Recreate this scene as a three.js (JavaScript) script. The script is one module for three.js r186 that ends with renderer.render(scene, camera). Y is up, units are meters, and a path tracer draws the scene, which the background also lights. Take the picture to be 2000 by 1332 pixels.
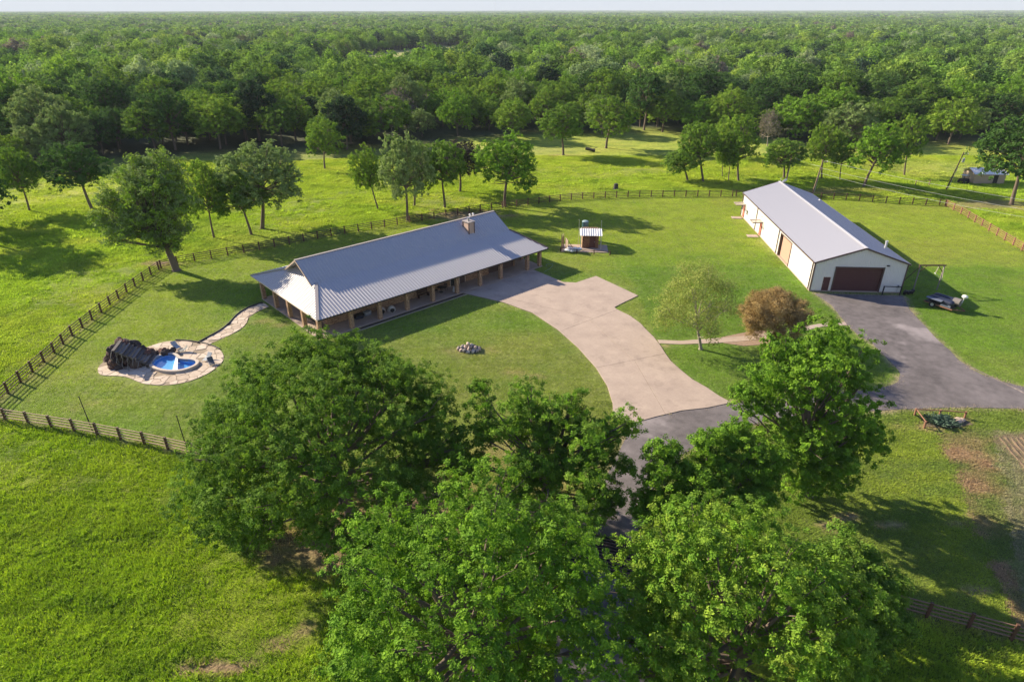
import * as THREE from 'three';
import { mergeGeometries } from 'three/addons/utils/BufferGeometryUtils.js';
import { RoundedBoxGeometry } from 'three/addons/geometries/RoundedBoxGeometry.js';

// ---------------------------------------------------------------- camera, light, exposure
const D2R = Math.PI / 180;
const camera = new THREE.PerspectiveCamera(56.1, 2000 / 1332, 0.5, 40000);
camera.position.set(0, 34, 0);
camera.rotation.set(-27.33 * D2R, 0, 0);

const scene = new THREE.Scene();
const renderer = new THREE.WebGLRenderer();
renderer.toneMapping = THREE.LinearToneMapping;
renderer.toneMappingExposure = 2.3;
renderer.shadowMap.enabled = true;

const SUN_EL = 25.5 * D2R, SUN_AZ = 29 * D2R;           // light travels towards (cos az, sin az) in (x, z)
const sunDir = new THREE.Vector3(-Math.cos(SUN_AZ) * Math.cos(SUN_EL), Math.sin(SUN_EL), -Math.sin(SUN_AZ) * Math.cos(SUN_EL));
const sun = new THREE.DirectionalLight(new THREE.Color().setRGB(1, 0.86, 0.66), 5.0);
sun.position.copy(sunDir).multiplyScalar(300).add(new THREE.Vector3(0, 0, -80));
sun.target.position.set(0, 0, -80);
sun.castShadow = true; sun.shadow.radius = 1.2;
sun.shadow.mapSize.set(4096, 4096);
Object.assign(sun.shadow.camera, { left: -170, right: 170, top: 150, bottom: -150, near: 1, far: 800 });
scene.add(sun, sun.target);

{ // clear sky: deep above, pale at the horizon, brighter towards the sun
  const W = 512, H = 256, data = new Float32Array(W * H * 4);
  for (let r = 0; r < H; r++) for (let c = 0; c < W; c++) {
    const up = ((r + 0.5) / H - 0.5) * Math.PI, ro = ((c + 0.5) / W - 0.5) * 2 * Math.PI;
    const x = Math.cos(ro) * Math.cos(up), y = Math.max(0, Math.sin(up)), z = Math.sin(ro) * Math.cos(up);
    const k = Math.pow(y, 0.40), cs = Math.max(0, x * sunDir.x + y * sunDir.y + z * sunDir.z), g = Math.pow(cs, 6) * 0.16;
    const o = (r * W + c) * 4;
    data[o] = 0.385 * (1 - k) + 0.018 * k + g;
    data[o + 1] = 0.40 * (1 - k) + 0.064 * k + g * 0.95;
    data[o + 2] = 0.425 * (1 - k) + 0.215 * k + g * 0.85;
    data[o + 3] = 1;
  }
  const t = new THREE.DataTexture(data, W, H, THREE.RGBAFormat, THREE.FloatType);
  t.mapping = THREE.EquirectangularReflectionMapping; t.magFilter = THREE.LinearFilter; t.needsUpdate = true;
  scene.background = t; scene.environment = t;
}
scene.fog = new THREE.FogExp2(new THREE.Color().setRGB(0.76, 0.88, 1.0), 0.00009);

// ---------------------------------------------------------------- helpers
function rng(seed) { let s = seed >>> 0; return () => { s = (s + 0x6d2b79f5) | 0; let t = Math.imul(s ^ (s >>> 15), 1 | s); t = (t + Math.imul(t ^ (t >>> 7), 61 | t)) ^ t; return ((t ^ (t >>> 14)) >>> 0) / 4294967296; }; }
const hash2 = (ix, iy) => { let h = Math.imul(ix, 374761393) ^ Math.imul(iy, 668265263); h = Math.imul(h ^ (h >>> 13), 1274126177); return ((h ^ (h >>> 16)) >>> 0) / 4294967296; };
function vnoise(x, y, per = 0) {
  const ix = Math.floor(x), iy = Math.floor(y), fx = x - ix, fy = y - iy, u = fx * fx * (3 - 2 * fx), v = fy * fy * (3 - 2 * fy);
  const w = (a) => (per ? ((a % per) + per) % per : a);
  const a = hash2(w(ix), w(iy)), b = hash2(w(ix + 1), w(iy)), c = hash2(w(ix), w(iy + 1)), d = hash2(w(ix + 1), w(iy + 1));
  return a + (b - a) * u + (c - a) * v + (a - b - c + d) * u * v;
}
function fbm(x, y, oct = 4, per = 0) { let s = 0, a = 0.5, n = 0; for (let i = 0; i < oct; i++) { s += a * vnoise(x, y, per); n += a; x *= 2; y *= 2; per *= 2; a *= 0.5; } return s / n; }
const clamp = (x, a = 0, b = 1) => Math.min(b, Math.max(a, x)), smooth = (a, b, x) => { const t = clamp((x - a) / (b - a)); return t * t * (3 - 2 * t); }, lerp = (a, b, t) => a + (b - a) * t;
const mix3 = (a, b, t) => [lerp(a[0], b[0], t), lerp(a[1], b[1], t), lerp(a[2], b[2], t)];
function tex(size, fn, srgb = false) {
  const d = new Uint8Array(size * size * 4);
  for (let y = 0; y < size; y++) for (let x = 0; x < size; x++) { const c = fn(x / size, y / size), o = (y * size + x) * 4; for (let k = 0; k < 3; k++) d[o + k] = clamp(Array.isArray(c) ? c[k] : c) * 255; d[o + 3] = 255; }
  const t = new THREE.DataTexture(d, size, size); t.wrapS = t.wrapT = THREE.RepeatWrapping; t.magFilter = THREE.LinearFilter; t.minFilter = THREE.LinearMipmapLinearFilter; t.generateMipmaps = true;
  if (srgb) t.colorSpace = THREE.SRGBColorSpace; t.needsUpdate = true; return t;
}
const rep = (t, metres) => { const c = t.clone(); c.repeat.set(1 / metres, 1 / metres); c.needsUpdate = true; return c; };
const rgb = (r, g, b) => new THREE.Color().setRGB(r, g, b);
const std = (r, g, b, o = {}) => new THREE.MeshStandardMaterial({ color: rgb(r, g, b), roughness: 0.8, ...o });
const counts = {};
function numbered(n) { const k = (counts[n] = (counts[n] ?? -1) + 1); return k ? n + '_' + String(k).padStart(3, '0') : n; }
function shade(o) { o.traverse((m) => { if (m.isMesh) { m.castShadow = true; m.receiveShadow = true; } }); return o; }
function thing(name, label, category, group, pos = [0, 0, 0], turn = 0) {
  const o = new THREE.Group(); o.name = numbered(name); o.position.set(...pos); o.rotation.y = turn; o.userData = { label, category }; if (group) o.userData.group = group; scene.add(o); return o;
}
function part(name, geo, mat, parent, at) {
  const m = new THREE.Mesh(Array.isArray(geo) ? mergeGeometries(geo.map((g) => (g.index ? g.toNonIndexed() : g))) : geo, mat); m.name = name; if (at) m.position.set(...at); m.castShadow = m.receiveShadow = true; parent.add(m); return m;
}
function struct(name, geo, mat) { const m = part(name, geo, mat, scene); m.userData.kind = 'structure'; return m; }
const box = (w, h, d, x = 0, y = 0, z = 0) => new THREE.BoxGeometry(w, h, d).translate(x, y, z);
const rbox = (w, h, d, r = 0.02, x = 0, y = 0, z = 0) => new RoundedBoxGeometry(w, h, d, 2, r).translate(x, y, z);
function tube(p, q, r0, r1 = r0, n = 8) { // straight tapered cylinder from p to q
  const a = new THREE.Vector3(...p), b = new THREE.Vector3(...q), g = new THREE.CylinderGeometry(r1, r0, a.distanceTo(b), n);
  g.applyQuaternion(new THREE.Quaternion().setFromUnitVectors(new THREE.Vector3(0, 1, 0), b.clone().sub(a).normalize())); g.translate((p[0] + q[0]) / 2, (p[1] + q[1]) / 2, (p[2] + q[2]) / 2); return g;
}
function inPoly(x, z, P) { let c = false; for (let i = 0, j = P.length - 1; i < P.length; j = i++) { const a = P[i], b = P[j]; if ((a[1] > z) !== (b[1] > z) && x < ((b[0] - a[0]) * (z - a[1])) / (b[1] - a[1]) + a[0]) c = !c; } return c; }
function segDist(x, z, a, b) { const dx = b[0] - a[0], dz = b[1] - a[1], t = clamp(((x - a[0]) * dx + (z - a[1]) * dz) / (dx * dx + dz * dz || 1)); return Math.hypot(x - a[0] - dx * t, z - a[1] - dz * t); }
function lineDist(x, z, P, closed = false) { let d = 1e9; for (let i = 0; i < P.length - (closed ? 0 : 1); i++) d = Math.min(d, segDist(x, z, P[i], P[(i + 1) % P.length])); return d; }
function clipLine(P, a, b, gap = 0) { // keeps what lies to the left of a->b (x, z), moved in by gap
  const dx = b[0] - a[0], dz = b[1] - a[1], L = Math.hypot(dx, dz), side = (p) => ((p[0] - a[0]) * dz - (p[1] - a[1]) * dx) / L - gap, out = [];
  for (let i = 0; i < P.length; i++) { const p = P[i], q = P[(i + 1) % P.length], s = side(p), t = side(q); if (s >= 0) out.push(p); if ((s >= 0) !== (t >= 0)) { const k = s / (s - t); out.push([p[0] + (q[0] - p[0]) * k, p[1] + (q[1] - p[1]) * k]); } }
  return out;
}
const polyArea = (P) => Math.abs(P.reduce((s, p, i) => { const q = P[(i + 1) % P.length]; return s + p[0] * q[1] - q[0] * p[1]; }, 0)) / 2;
function slabGeo(P, y0, y1, holes = [], bevel = 0) { // flat plate over a polygon in (x, z), uv in metres
  const s = new THREE.Shape(P.map((p) => new THREE.Vector2(p[0], -p[1]))); for (const h of holes) s.holes.push(new THREE.Path(h.map((p) => new THREE.Vector2(p[0], -p[1]))));
  const g = new THREE.ExtrudeGeometry(s, bevel ? { depth: y1 - y0 - bevel, bevelEnabled: true, bevelThickness: bevel, bevelSize: bevel, bevelOffset: -bevel, bevelSegments: 1 } : { depth: y1 - y0, bevelEnabled: false });
  g.rotateX(-Math.PI / 2); g.translate(0, y0, 0);
  const p = g.attributes.position, uv = g.attributes.uv; for (let i = 0; i < p.count; i++) uv.setXY(i, p.getX(i) + p.getY(i), p.getZ(i)); return g;
}
function smoothLine(P, n, closed = false) { return new THREE.CatmullRomCurve3(P.map((p) => new THREE.Vector3(p[0], 0, p[1])), closed).getPoints(n).slice(0, closed ? n : n + 1).map((v) => [v.x, v.z]); }
function resample(P, step) { const out = [P[0]]; let acc = 0; for (let i = 1; i < P.length; i++) { let a = P[i - 1]; const b = P[i]; let d = Math.hypot(b[0] - a[0], b[1] - a[1]); while (acc + d >= step) { const t = (step - acc) / d; a = [a[0] + (b[0] - a[0]) * t, a[1] + (b[1] - a[1]) * t]; out.push(a); d = Math.hypot(b[0] - a[0], b[1] - a[1]); acc = 0; } acc += d; } return out; }

// ---------------------------------------------------------------- plan of the place, metres (x, z)
const FENCE_W = [[-49.8, -50.1], [-50.4, -54.8], [-51.0, -61.8], [-51.7, -66.5], [-52.0, -74.8], [-52.2, -80.8], [-52.1, -86.6], [-52.0, -89.1]];
const FENCE_N = [[-52.0, -89.1], [-50.4, -90.9], [-46.8, -93.2], [-40.9, -97.0], [-35.1, -101.2], [-29.4, -105.4], [-23.1, -109.2], [-16.9, -113.0], [-12.7, -115.5], [-1.3, -122.2], [4.0, -124.4], [10.3, -127.3], [15.0, -128.6], [22.2, -129.8], [34.2, -130.4], [46.1, -130.5], [61.7, -128.9], [68.0, -127.8], [75.0, -125.3], [84.7, -123.2]];
const FENCE_E = [[84.7, -122.8], [84.1, -115.7], [82.7, -107.1], [81.1, -96.6], [79.5, -86.0], [77.5, -74.0], [75, -62]];
const FENCE_S = [[-49.8, -50.1], [-47.9, -49.8], [-43.0, -48.7], [-38.0, -47.5], [-32.9, -46.1], [-28.0, -44.6], [-22.7, -42.7], [-14.7, -40.0], [-7.9, -37.9], [-1.5, -36.7], [4.3, -35.4]];
const FENCE_SE = [[9.3, -34.2], [14.2, -32.5], [19.2, -30.6], [25.4, -28.1], [29.6, -26.5], [36, -23.8], [44, -20.5]];
const YARD = [...FENCE_S].reverse().concat(FENCE_W, FENCE_N.slice(1), FENCE_E, [[78, -57], [62, -47], [44, -20.5]], [...FENCE_SE].reverse());
const DRIVE = [[-6.6, -79.8], [-3.7, -78.2], [-1.0, -76.6], [2.6, -73.4], [5.5, -68.6], [7.5, -64.0], [9.0, -59.4], [9.7, -55.7], [9.8, -52.4], [9.5, -50.2], [11.2, -49.1], [13.6, -50.2], [16.2, -51.2], [18.8, -51.7], [21.4, -52.6], [20.5, -53.9], [19.7, -55.5], [18.7, -57.0], [17.9, -59.1], [17.3, -61.0], [17.1, -62.6], [16.9, -64.8], [16.6, -66.7], [16.1, -68.5], [15.7, -70.3], [14.8, -72.5], [13.4, -74.5], [13.2, -75.1], [14.3, -76.3], [16.9, -78.9], [14.3, -82.8], [12.1, -86.0], [9.0, -83.5], [7.2, -83.7], [3.1, -88.6]];
const ROAD = [[40.9, -79.7], [41.5, -75.9], [41.0, -71.9], [40.8, -69.4], [40.9, -66.8], [41.4, -65.4], [41.3, -62.1], [41.2, -59.6], [40.9, -58.2], [39.8, -56.6], [38.7, -55.9], [36.6, -55.1], [34.5, -54.8], [30.5, -54.0], [25.1, -53.2], [21.42, -52.57], [18.8, -51.67], [16.2, -51.17], [13.6, -50.17], [11.2, -49.05], [10.4, -47.3], [9.0, -44.3], [7.5, -41.0], [5.9, -37.4], [4.9, -35.2], [3.9, -32.3], [2.9, -28.1], [2.0, -20], [1.5, -10], [7.5, -10], [8.0, -20], [8.2, -28.9], [8.6, -32.3], [9.2, -35.2], [10.4, -38.5], [12.2, -41.6], [14.5, -44.3], [17.3, -46.5], [20.1, -48.1], [23.9, -49.6], [29.1, -50.6], [33.2, -51.1], [37.4, -51.5], [42.9, -51.8], [49.1, -51.6], [54, -51.4], [66, -49], [82, -44], [82, -52], [66, -53.2], [55.8, -53.8], [52.0, -55.6], [50.6, -56.6], [49.5, -57.9], [49.0, -59.3], [48.9, -61.4], [49.3, -63.4], [49.4, -65.4], [49.6, -67.1], [50.1, -69.7], [50.5, -72.5], [50.9, -74.6], [52.4, -78.9]];
const WALK = [[16.9, -66.0], [19.6, -65.8], [23.8, -66.4], [28.3, -67.2], [33.1, -68.7], [38.1, -70.5], [40.9, -70.8], [40.75, -69.9], [37.8, -69.6], [32.5, -67.3], [27.8, -65.9], [23.5, -65.2], [19.3, -64.9], [16.95, -65.1]];
const BED = [[24, -66.5], [26.5, -67.5], [29.2, -68.6], [31.5, -68.2], [31.2, -66.2], [29, -64.9], [26.5, -64.5], [24.4, -65.2]];
const PATIO = smoothLine([[-43.9, -58.7], [-44.5, -60.1], [-44.3, -61.6], [-43.2, -62.9], [-41.6, -64.1], [-40.3, -65.4], [-39.0, -65.8], [-37.3, -65.6], [-35.8, -65.2], [-34.5, -64.6], [-33.0, -63.6], [-32.1, -62.4], [-31.6, -61.2], [-31.6, -59.9], [-32.1, -58.2], [-33.3, -56.7], [-34.5, -56.1], [-35.8, -55.9], [-36.9, -56.0], [-38.0, -56.3], [-39.1, -56.9], [-40.2, -57.5], [-41.4, -57.8], [-43.0, -57.9]], 72, true);
const POOL = smoothLine([[-38.75, -60.0], [-38.95, -60.9], [-38.8, -61.7], [-38.3, -62.15], [-37.6, -62.15], [-37.0, -61.7], [-36.4, -61.15], [-35.7, -60.95], [-34.9, -60.85], [-34.3, -60.5], [-34.1, -59.9], [-34.4, -59.3], [-34.9, -58.85], [-35.6, -58.65], [-36.7, -58.75], [-37.8, -59.2]], 64, true);
const RIM = (() => { const n = POOL.length; return POOL.map((p, i) => { const a = POOL[(i + n - 1) % n], b = POOL[(i + 1) % n], dx = b[0] - a[0], dz = b[1] - a[1], L = Math.hypot(dx, dz); return [p[0] + (-dz / L) * -0.34, p[1] + (dx / L) * -0.34]; }); })();
const PATH = (() => { const L = smoothLine([[-36.1, -65.2], [-35.4, -66.9], [-34.8, -68.4], [-34.5, -70.3], [-34.5, -72.0], [-34.4, -73.5], [-33.6, -75.5], [-32.55, -76.6]], 22), R = smoothLine([[-35.0, -64.4], [-34.1, -65.9], [-33.2, -67.4], [-32.6, -68.9], [-32.5, -70.5], [-32.8, -72.2], [-32.2, -74.1], [-31.4, -75.4]], 22); return L.concat(R.reverse()); })();
const EDGE = [[-260, -140], [-140, -132], [-117.8, -148.1], [-92.7, -151.8], [-86.9, -163], [-55.8, -161.5], [-40.6, -167], [-26.9, -171.4], [6, -192], [38, -198], [48, -198], [73.6, -188], [86, -172], [102, -171], [126, -178], [170, -180], [300, -190]];
const edgeZ = (x) => { for (let i = 1; i < EDGE.length; i++) if (x < EDGE[i][0]) { const a = EDGE[i - 1], b = EDGE[i]; return a[1] + ((b[1] - a[1]) * (x - a[0])) / (b[0] - a[0]); } return -190; };
// the ranch house: origin at its near left porch pillar, a along the front, b towards the back
const HO = [-22.23, -66.2], HA = [0.7408, -0.6717], HTURN = Math.atan2(0.6717, 0.7408);
const hw = (a, b) => [HO[0] + HA[0] * a - 0.6717 * b, HO[1] + HA[1] * a - 0.7408 * b];
const HSLAB = [hw(-0.25, -0.3), hw(35.8, -0.3), hw(35.8, 16), hw(-0.25, 16)];
const BO = [40.55, -80.6], BTURN = -3.5 * D2R; // the barn: origin at its near left corner
const bw = (a, b) => [BO[0] + 0.99813 * a + 0.06105 * b, BO[1] + 0.06105 * a - 0.99813 * b];
const BARN = [bw(0, 0), bw(12, 0), bw(12, 36.5), bw(0, 36.5)];
const MEADOWS = [[[-120, -370], [-66, -355], [-20, -480], [-36, -745], [-80, -770], [-128, -600]], [[-48, -770], [18, -770], [18, -1010], [-36, -1000]], [[800, -2250], [2000, -2500], [2700, -3500], [1300, -3350]], [[400, -2250], [660, -2250], [660, -2750], [420, -2700]], [[-900, -1500], [-640, -1480], [-620, -1750], [-900, -1800]], [[-1900, -2600], [-1200, -2500], [-1200, -2900], [-2000, -3000]]];
const hillY = (x, z) => { const d = Math.hypot(x, z), k = smooth(450, 1600, d); return k * (12 * (fbm(x / 1100 + 7, z / 900 + 3, 3) - 0.5) - 3) + smooth(4500, 9000, d) * (10 + 22 * (fbm(x / 3500 + 2, z / 4000, 2) - 0.42)) * smooth(-6000, 5000, x); };

// ---------------------------------------------------------------- ground
const DIRT = [ // x, z, rx, rz, strength: bare patches the photograph shows
  [-53.6, -91.5, 2.6, 1.5, 0.9], [-13.5, -33.2, 3.4, 2.2, 0.6], [-9, -36, 7, 4.5, 0.75], [-17, -24.3, 1.2, 0.55, 0.9], [-18.8, -24.2, 0.9, 0.5, 0.85], [-15.6, -24.5, 0.7, 0.4, 0.85], [-14.2, -25.8, 0.9, 0.4, 0.7], [-12.7, -27, 0.7, 0.6, 0.6], [25.5, -36.8, 1.1, 0.5, 0.7], [23.5, -35.9, 1.2, 0.5, 0.7], [28.2, -36, 1, 0.4, 0.6], [24.8, -32.3, 1.1, 0.4, 0.75], [23, -33.8, 0.7, 0.4, 0.6], [30.5, -33.5, 0.9, 0.35, 0.6], [33, -36, 1, 0.4, 0.45], [31, -30, 1.1, 0.4, 0.7], [3.5, -41.5, 2.5, 3.5, 0.35], [-1, -45, 3, 2, 0.3], [-30.5, -71, 1.6, 0.8, 0.4], [-28.5, -70, 1.2, 0.7, 0.35], [-4.9, -63.3, 3, 1.3, 0.25], [0, -58.5, 1.2, 0.5, 0.35], [2, -57.8, 0.8, 0.4, 0.4], [38.5, -48.4, 3.4, 0.7, 0.5], [41.5, -49.4, 1.2, 0.6, 0.6], [-9, -116.5, 8, 3, 0.75], [13, -172.5, 3.6, 1.4, 0.6], [63, -134, 6, 1.6, 0.5], [94, -124, 9, 3.5, 0.55], [74, -136, 8, 2, 0.35], [17.5, -64.4, 0.7, 0.4, 0.6], [-41, -52.6, 1, 0.35, 0.35], [-42.2, -51.6, 0.9, 0.3, 0.3]];
const DIRTC = [0.33, 0.225, 0.14];
const distYard = (x, z) => (x < -64 || x > 98 || z < -142 || z > -8 ? 99 : lineDist(x, z, YARD, true));
function groundColor(x, z) {
  const d = Math.hypot(x, z), n1 = fbm(x / 9 + 11, z / 6 + 5, 4), n2 = fbm(x / 34 + 3, z / 20 + 8, 3), n3 = vnoise(x * 0.9, z * 0.9), n4 = fbm(x / 3.1 + 40, z / 1.6 + 9, 3);
  let c;
  const yard = inPoly(x, z, YARD);
  if (yard) {
    const dry = clamp((n1 - 0.36) * 2.6) * 0.75;
    c = mix3([0.123, 0.195, 0.020], [0.189, 0.219, 0.042], dry);
    if (z > -70 && x < 18) c = mix3(c, [0.175, 0.195, 0.042], 0.45 * smooth(-70, -60, z) * clamp(n2 * 1.5));
    if (z < -88 || x < -33) c = mix3(c, [c[0] * 1.1, c[1] * 1.1, c[2]], 0.8);
    if (z < -88) c = mix3(c, [0.201, 0.249, 0.025], 0.75 * smooth(-85, -105, z));
    if (x < -33 && z < -58) c = mix3(c, [0.183, 0.238, 0.023], 0.7 * smooth(-33, -42, x));
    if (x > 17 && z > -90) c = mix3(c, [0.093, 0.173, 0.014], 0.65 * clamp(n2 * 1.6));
    if (x > 40 && z < -90) c = mix3(c, [0.199, 0.208, 0.037], 0.5 * clamp((n2 - 0.4) * 3) * (n1 > 0.3 ? 1 : 0.5));
    if (z > -54 && x > 17) { // rough grass, clover and the vegetable plot below the road
      c = mix3(c, [0.147, 0.182, 0.031], 0.6);
      c = mix3(c, [0.181, 0.234, 0.016], 0.6 * smooth(25, 33, x + 4 * (n4 - 0.5)) * smooth(38.9, 36.1, x + 0.35 * (z + 44) + 2.5 * (n4 - 0.5)) * smooth(-51, -45, z + 5 * (n1 - 0.5)) * clamp(0.2 + (n4 - 0.36) * 3.4));
      const gx = x + 0.33 * (z + 42);
      if (gx + 1.6 * (n4 - 0.5) > 36.6 && z < -25 && z > -48 + 3 * (n4 - 0.5)) {
        c = mix3([0.110, 0.155, 0.030], [0.235, 0.165, 0.090], clamp((0.6 * n1 + 0.6 * n4 - 0.46) * 4));
        const row = 0.5 + 0.5 * Math.sin((x * 0.86 + z * 0.5) * 6.2);
        if (x + 0.55 * (z + 45) + 1.5 * (n4 - 0.5) > 42) c = mix3(mix3([0.217, 0.201, 0.113], [0.138, 0.149, 0.061], row * 0.75), [0.114, 0.164, 0.037], 0.6 * clamp((n4 - 0.52) * 5));
      }
    }
    c = mix3(c, [c[0] * 1.13, c[1] * 1.09, c[2] * 1.15], clamp((n4 - 0.5) * 2.4));
    c = mix3(c, [c[0] * 0.84, c[1] * 0.92, c[2] * 0.84], clamp((0.45 - n4) * 3));
  } else {
    const near = smooth(-80, -46, z) * (x < 20 ? 1 : 0.6);
    c = mix3(mix3([0.255, 0.360, 0.024], [0.285, 0.368, 0.028], smooth(-118, -150, z + 0.25 * x)), [0.205, 0.305, 0.010], near);
    c = mix3(c, mix3([0.37, 0.395, 0.055], [0.245, 0.318, 0.018], near), clamp((n1 - 0.4) * 2.8) * 0.5);
    c = mix3(c, [0.31, 0.33, 0.10], clamp((n2 - 0.56) * 4) * 0.45 * (1 - near));
    c = mix3(c, [c[0] * 0.66, c[1] * 0.74, c[2] * 0.7], clamp((0.47 - n4) * 4));
    c = mix3(c, [c[0] * 1.2, c[1] * 1.12, c[2] * 1.5], clamp((n4 - 0.55) * 3));
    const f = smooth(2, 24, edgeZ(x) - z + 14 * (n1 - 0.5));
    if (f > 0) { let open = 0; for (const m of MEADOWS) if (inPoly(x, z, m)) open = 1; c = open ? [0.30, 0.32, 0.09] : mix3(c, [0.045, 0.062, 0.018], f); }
  }
  if (d < 220) {
    for (const [px, pz, rx, rz, s] of DIRT) { const q = Math.hypot((x - px) / rx, (z - pz) / rz); if (q < 1.5) c = mix3(c, DIRTC, s * smooth(1.4, 0.5, q + (n3 - 0.5) * 0.9 + (n4 - 0.5))); }
    if (yard) { // trodden, gravelly verges of the road and of the driveway
      const dr = lineDist(x, z, ROAD, true); if (dr < 1.1) c = mix3(c, [0.34, 0.27, 0.18], 0.75 * smooth(1.0, 0.1, dr + n3 * 0.55));
    }
    const dy = distYard(x, z); if (dy < 0.8 && z > -92) c = mix3(c, [0.2, 0.15, 0.09], 0.4 * smooth(0.8, 0.2, dy));
  }
  return c;
}
const grassTex = tex(1024, (u, v) => { const a = 0.62 * fbm(u * 40, v * 40, 4, 40) + 0.38 * vnoise(u * 150, v * 150, 150), h = hash2(Math.floor(u * 1024), Math.floor(v * 1024)); const t = clamp(0.17 + 0.81 * a + 0.5 * (h - 0.5)); return [t * 1.03, t, t * 0.95]; });
const grassBump = tex(1024, (u, v) => clamp(0.75 * fbm(u * 64, v * 64, 4, 64) + 0.25 * hash2(Math.floor(u * 1024) + 7, Math.floor(v * 1024))));
{
  const axis = (segs) => { const out = []; for (const [a, b, s] of segs) { const n = Math.max(1, Math.round((b - a) / s)); for (let i = 0; i < n; i++) out.push(a + ((b - a) * i) / n); } return out; };
  const far = []; for (let d = 150, s = 6; d < 16000; s *= 1.16) { far.push(d); d += s; } far.push(16000);
  const xs = [...far.map((d) => -d).reverse(), ...axis([[-144, -66, 1.6], [-66, 92, 0.55], [92, 146, 1.6]]), ...far];
  const zf = []; for (let d = 214, s = 6; d < 16000; s *= 1.1) { zf.push(-d); d += s; } zf.push(-16000);
  const zs = [...zf.reverse(), ...axis([[-208, -136, 1.6], [-136, -14, 0.55], [-14, 60, 6]]), 60, 160, 400];
  const nx = xs.length, nz = zs.length, pos = new Float32Array(nx * nz * 3), col = new Float32Array(nx * nz * 3), uv = new Float32Array(nx * nz * 2), kind = new Uint8Array(nx * nz);
  for (let j = 0; j < nz; j++) for (let i = 0; i < nx; i++) {
    const k = j * nx + i, x = xs[i], z = zs[j], yard = inPoly(x, z, YARD);
    let y = hillY(x, z);
    if (!yard && z > -210 && z < -14 && Math.abs(x) < 140) { const e = smooth(0.3, 3, distYard(x, z)); y += e * ((fbm(x / 1.3, z / 1.0, 3) - 0.45) * 0.20 + (fbm(x / 14, z / 14, 2) - 0.5) * 0.35); }
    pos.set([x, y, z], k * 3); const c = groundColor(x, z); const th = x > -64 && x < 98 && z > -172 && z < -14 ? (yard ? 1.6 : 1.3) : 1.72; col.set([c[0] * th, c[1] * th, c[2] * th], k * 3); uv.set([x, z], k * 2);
    kind[k] = (yard ? 1 : 0) | (inPoly(x, z, PATIO) && lineDist(x, z, PATIO, true) > 0.7 ? 2 : 0);
  }
  const idx = [[], []];
  for (let j = 0; j < nz - 1; j++) for (let i = 0; i < nx - 1; i++) { const a = j * nx + i, b = a + 1, c = a + nx, d = c + 1; if ((kind[a] | kind[b] | kind[c] | kind[d]) & 2) { continue; } idx[kind[a] & kind[d] & 1].push(a, c, b, b, c, d); }
  const full = new THREE.BufferGeometry(); full.setAttribute('position', new THREE.BufferAttribute(pos, 3)); full.setAttribute('color', new THREE.BufferAttribute(col, 3)); full.setAttribute('uv', new THREE.BufferAttribute(uv, 2)); full.setIndex([...[idx[0], idx[1]].reduce((a, b) => { for (const q of b) a.push(q); return a; }, [])]); full.computeVertexNormals();
  const use = (ids) => { // compact copy
    const map = new Map(), p = [], n = [], c = [], t = [], out = []; for (const v of ids) { let q = map.get(v); if (q === undefined) { q = map.size; map.set(v, q); for (let k = 0; k < 3; k++) { p.push(pos[v * 3 + k]); n.push(full.attributes.normal.array[v * 3 + k]); c.push(col[v * 3 + k]); } t.push(uv[v * 2], uv[v * 2 + 1]); } out.push(q); }
    const g = new THREE.BufferGeometry(); g.setAttribute('position', new THREE.Float32BufferAttribute(p, 3)); g.setAttribute('normal', new THREE.Float32BufferAttribute(n, 3)); g.setAttribute('color', new THREE.Float32BufferAttribute(c, 3)); g.setAttribute('uv', new THREE.Float32BufferAttribute(t, 2)); g.setIndex(out); return g;
  };
  const gm = (bump) => new THREE.MeshStandardMaterial({ vertexColors: true, map: rep(grassTex, 13), bumpMap: rep(grassBump, 9), bumpScale: bump, roughness: 1, color: rgb(1, 1, 1) });
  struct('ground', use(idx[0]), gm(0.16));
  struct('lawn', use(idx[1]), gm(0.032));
}

// ---------------------------------------------------------------- driveway, road, paths
const concreteTex = tex(1024, (u, v) => { const a = fbm(u * 10, v * 10, 5, 10), b = fbm(u * 90, v * 90, 2, 90), s = smooth(0.62, 0.75, fbm(u * 14 + 5, v * 14, 4, 14)); const t = 0.74 + 0.22 * (a - 0.5) + 0.10 * (b - 0.5) - 0.07 * s; return [t, t * (0.985 + 0.02 * a), t * 0.975]; });
const asphaltTex = tex(1024, (u, v) => { const a = fbm(u * 8, v * 8, 5, 8), b = fbm(u * 48, v * 48, 3, 48), h = hash2(Math.floor(u * 1024) + 3, Math.floor(v * 1024)), pale = smooth(0.53, 0.72, fbm(u * 6 + 9, v * 6, 6, 6)); const t = 0.40 + 0.24 * (a - 0.5) + 0.20 * (b - 0.5) + 0.14 * (h - 0.5) + 0.34 * pale - 0.03; return [t * 1.02, t * 0.97, t * 0.98]; });
const mConcrete = std(0.54, 0.43, 0.355, { map: rep(concreteTex, 14), bumpMap: rep(concreteTex, 3), bumpScale: 0.004, roughness: 0.92 });
const mAsphalt = std(0.365, 0.34, 0.335, { map: rep(asphaltTex, 27), bumpMap: rep(asphaltTex, 4), bumpScale: 0.012, roughness: 0.95 });
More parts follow.
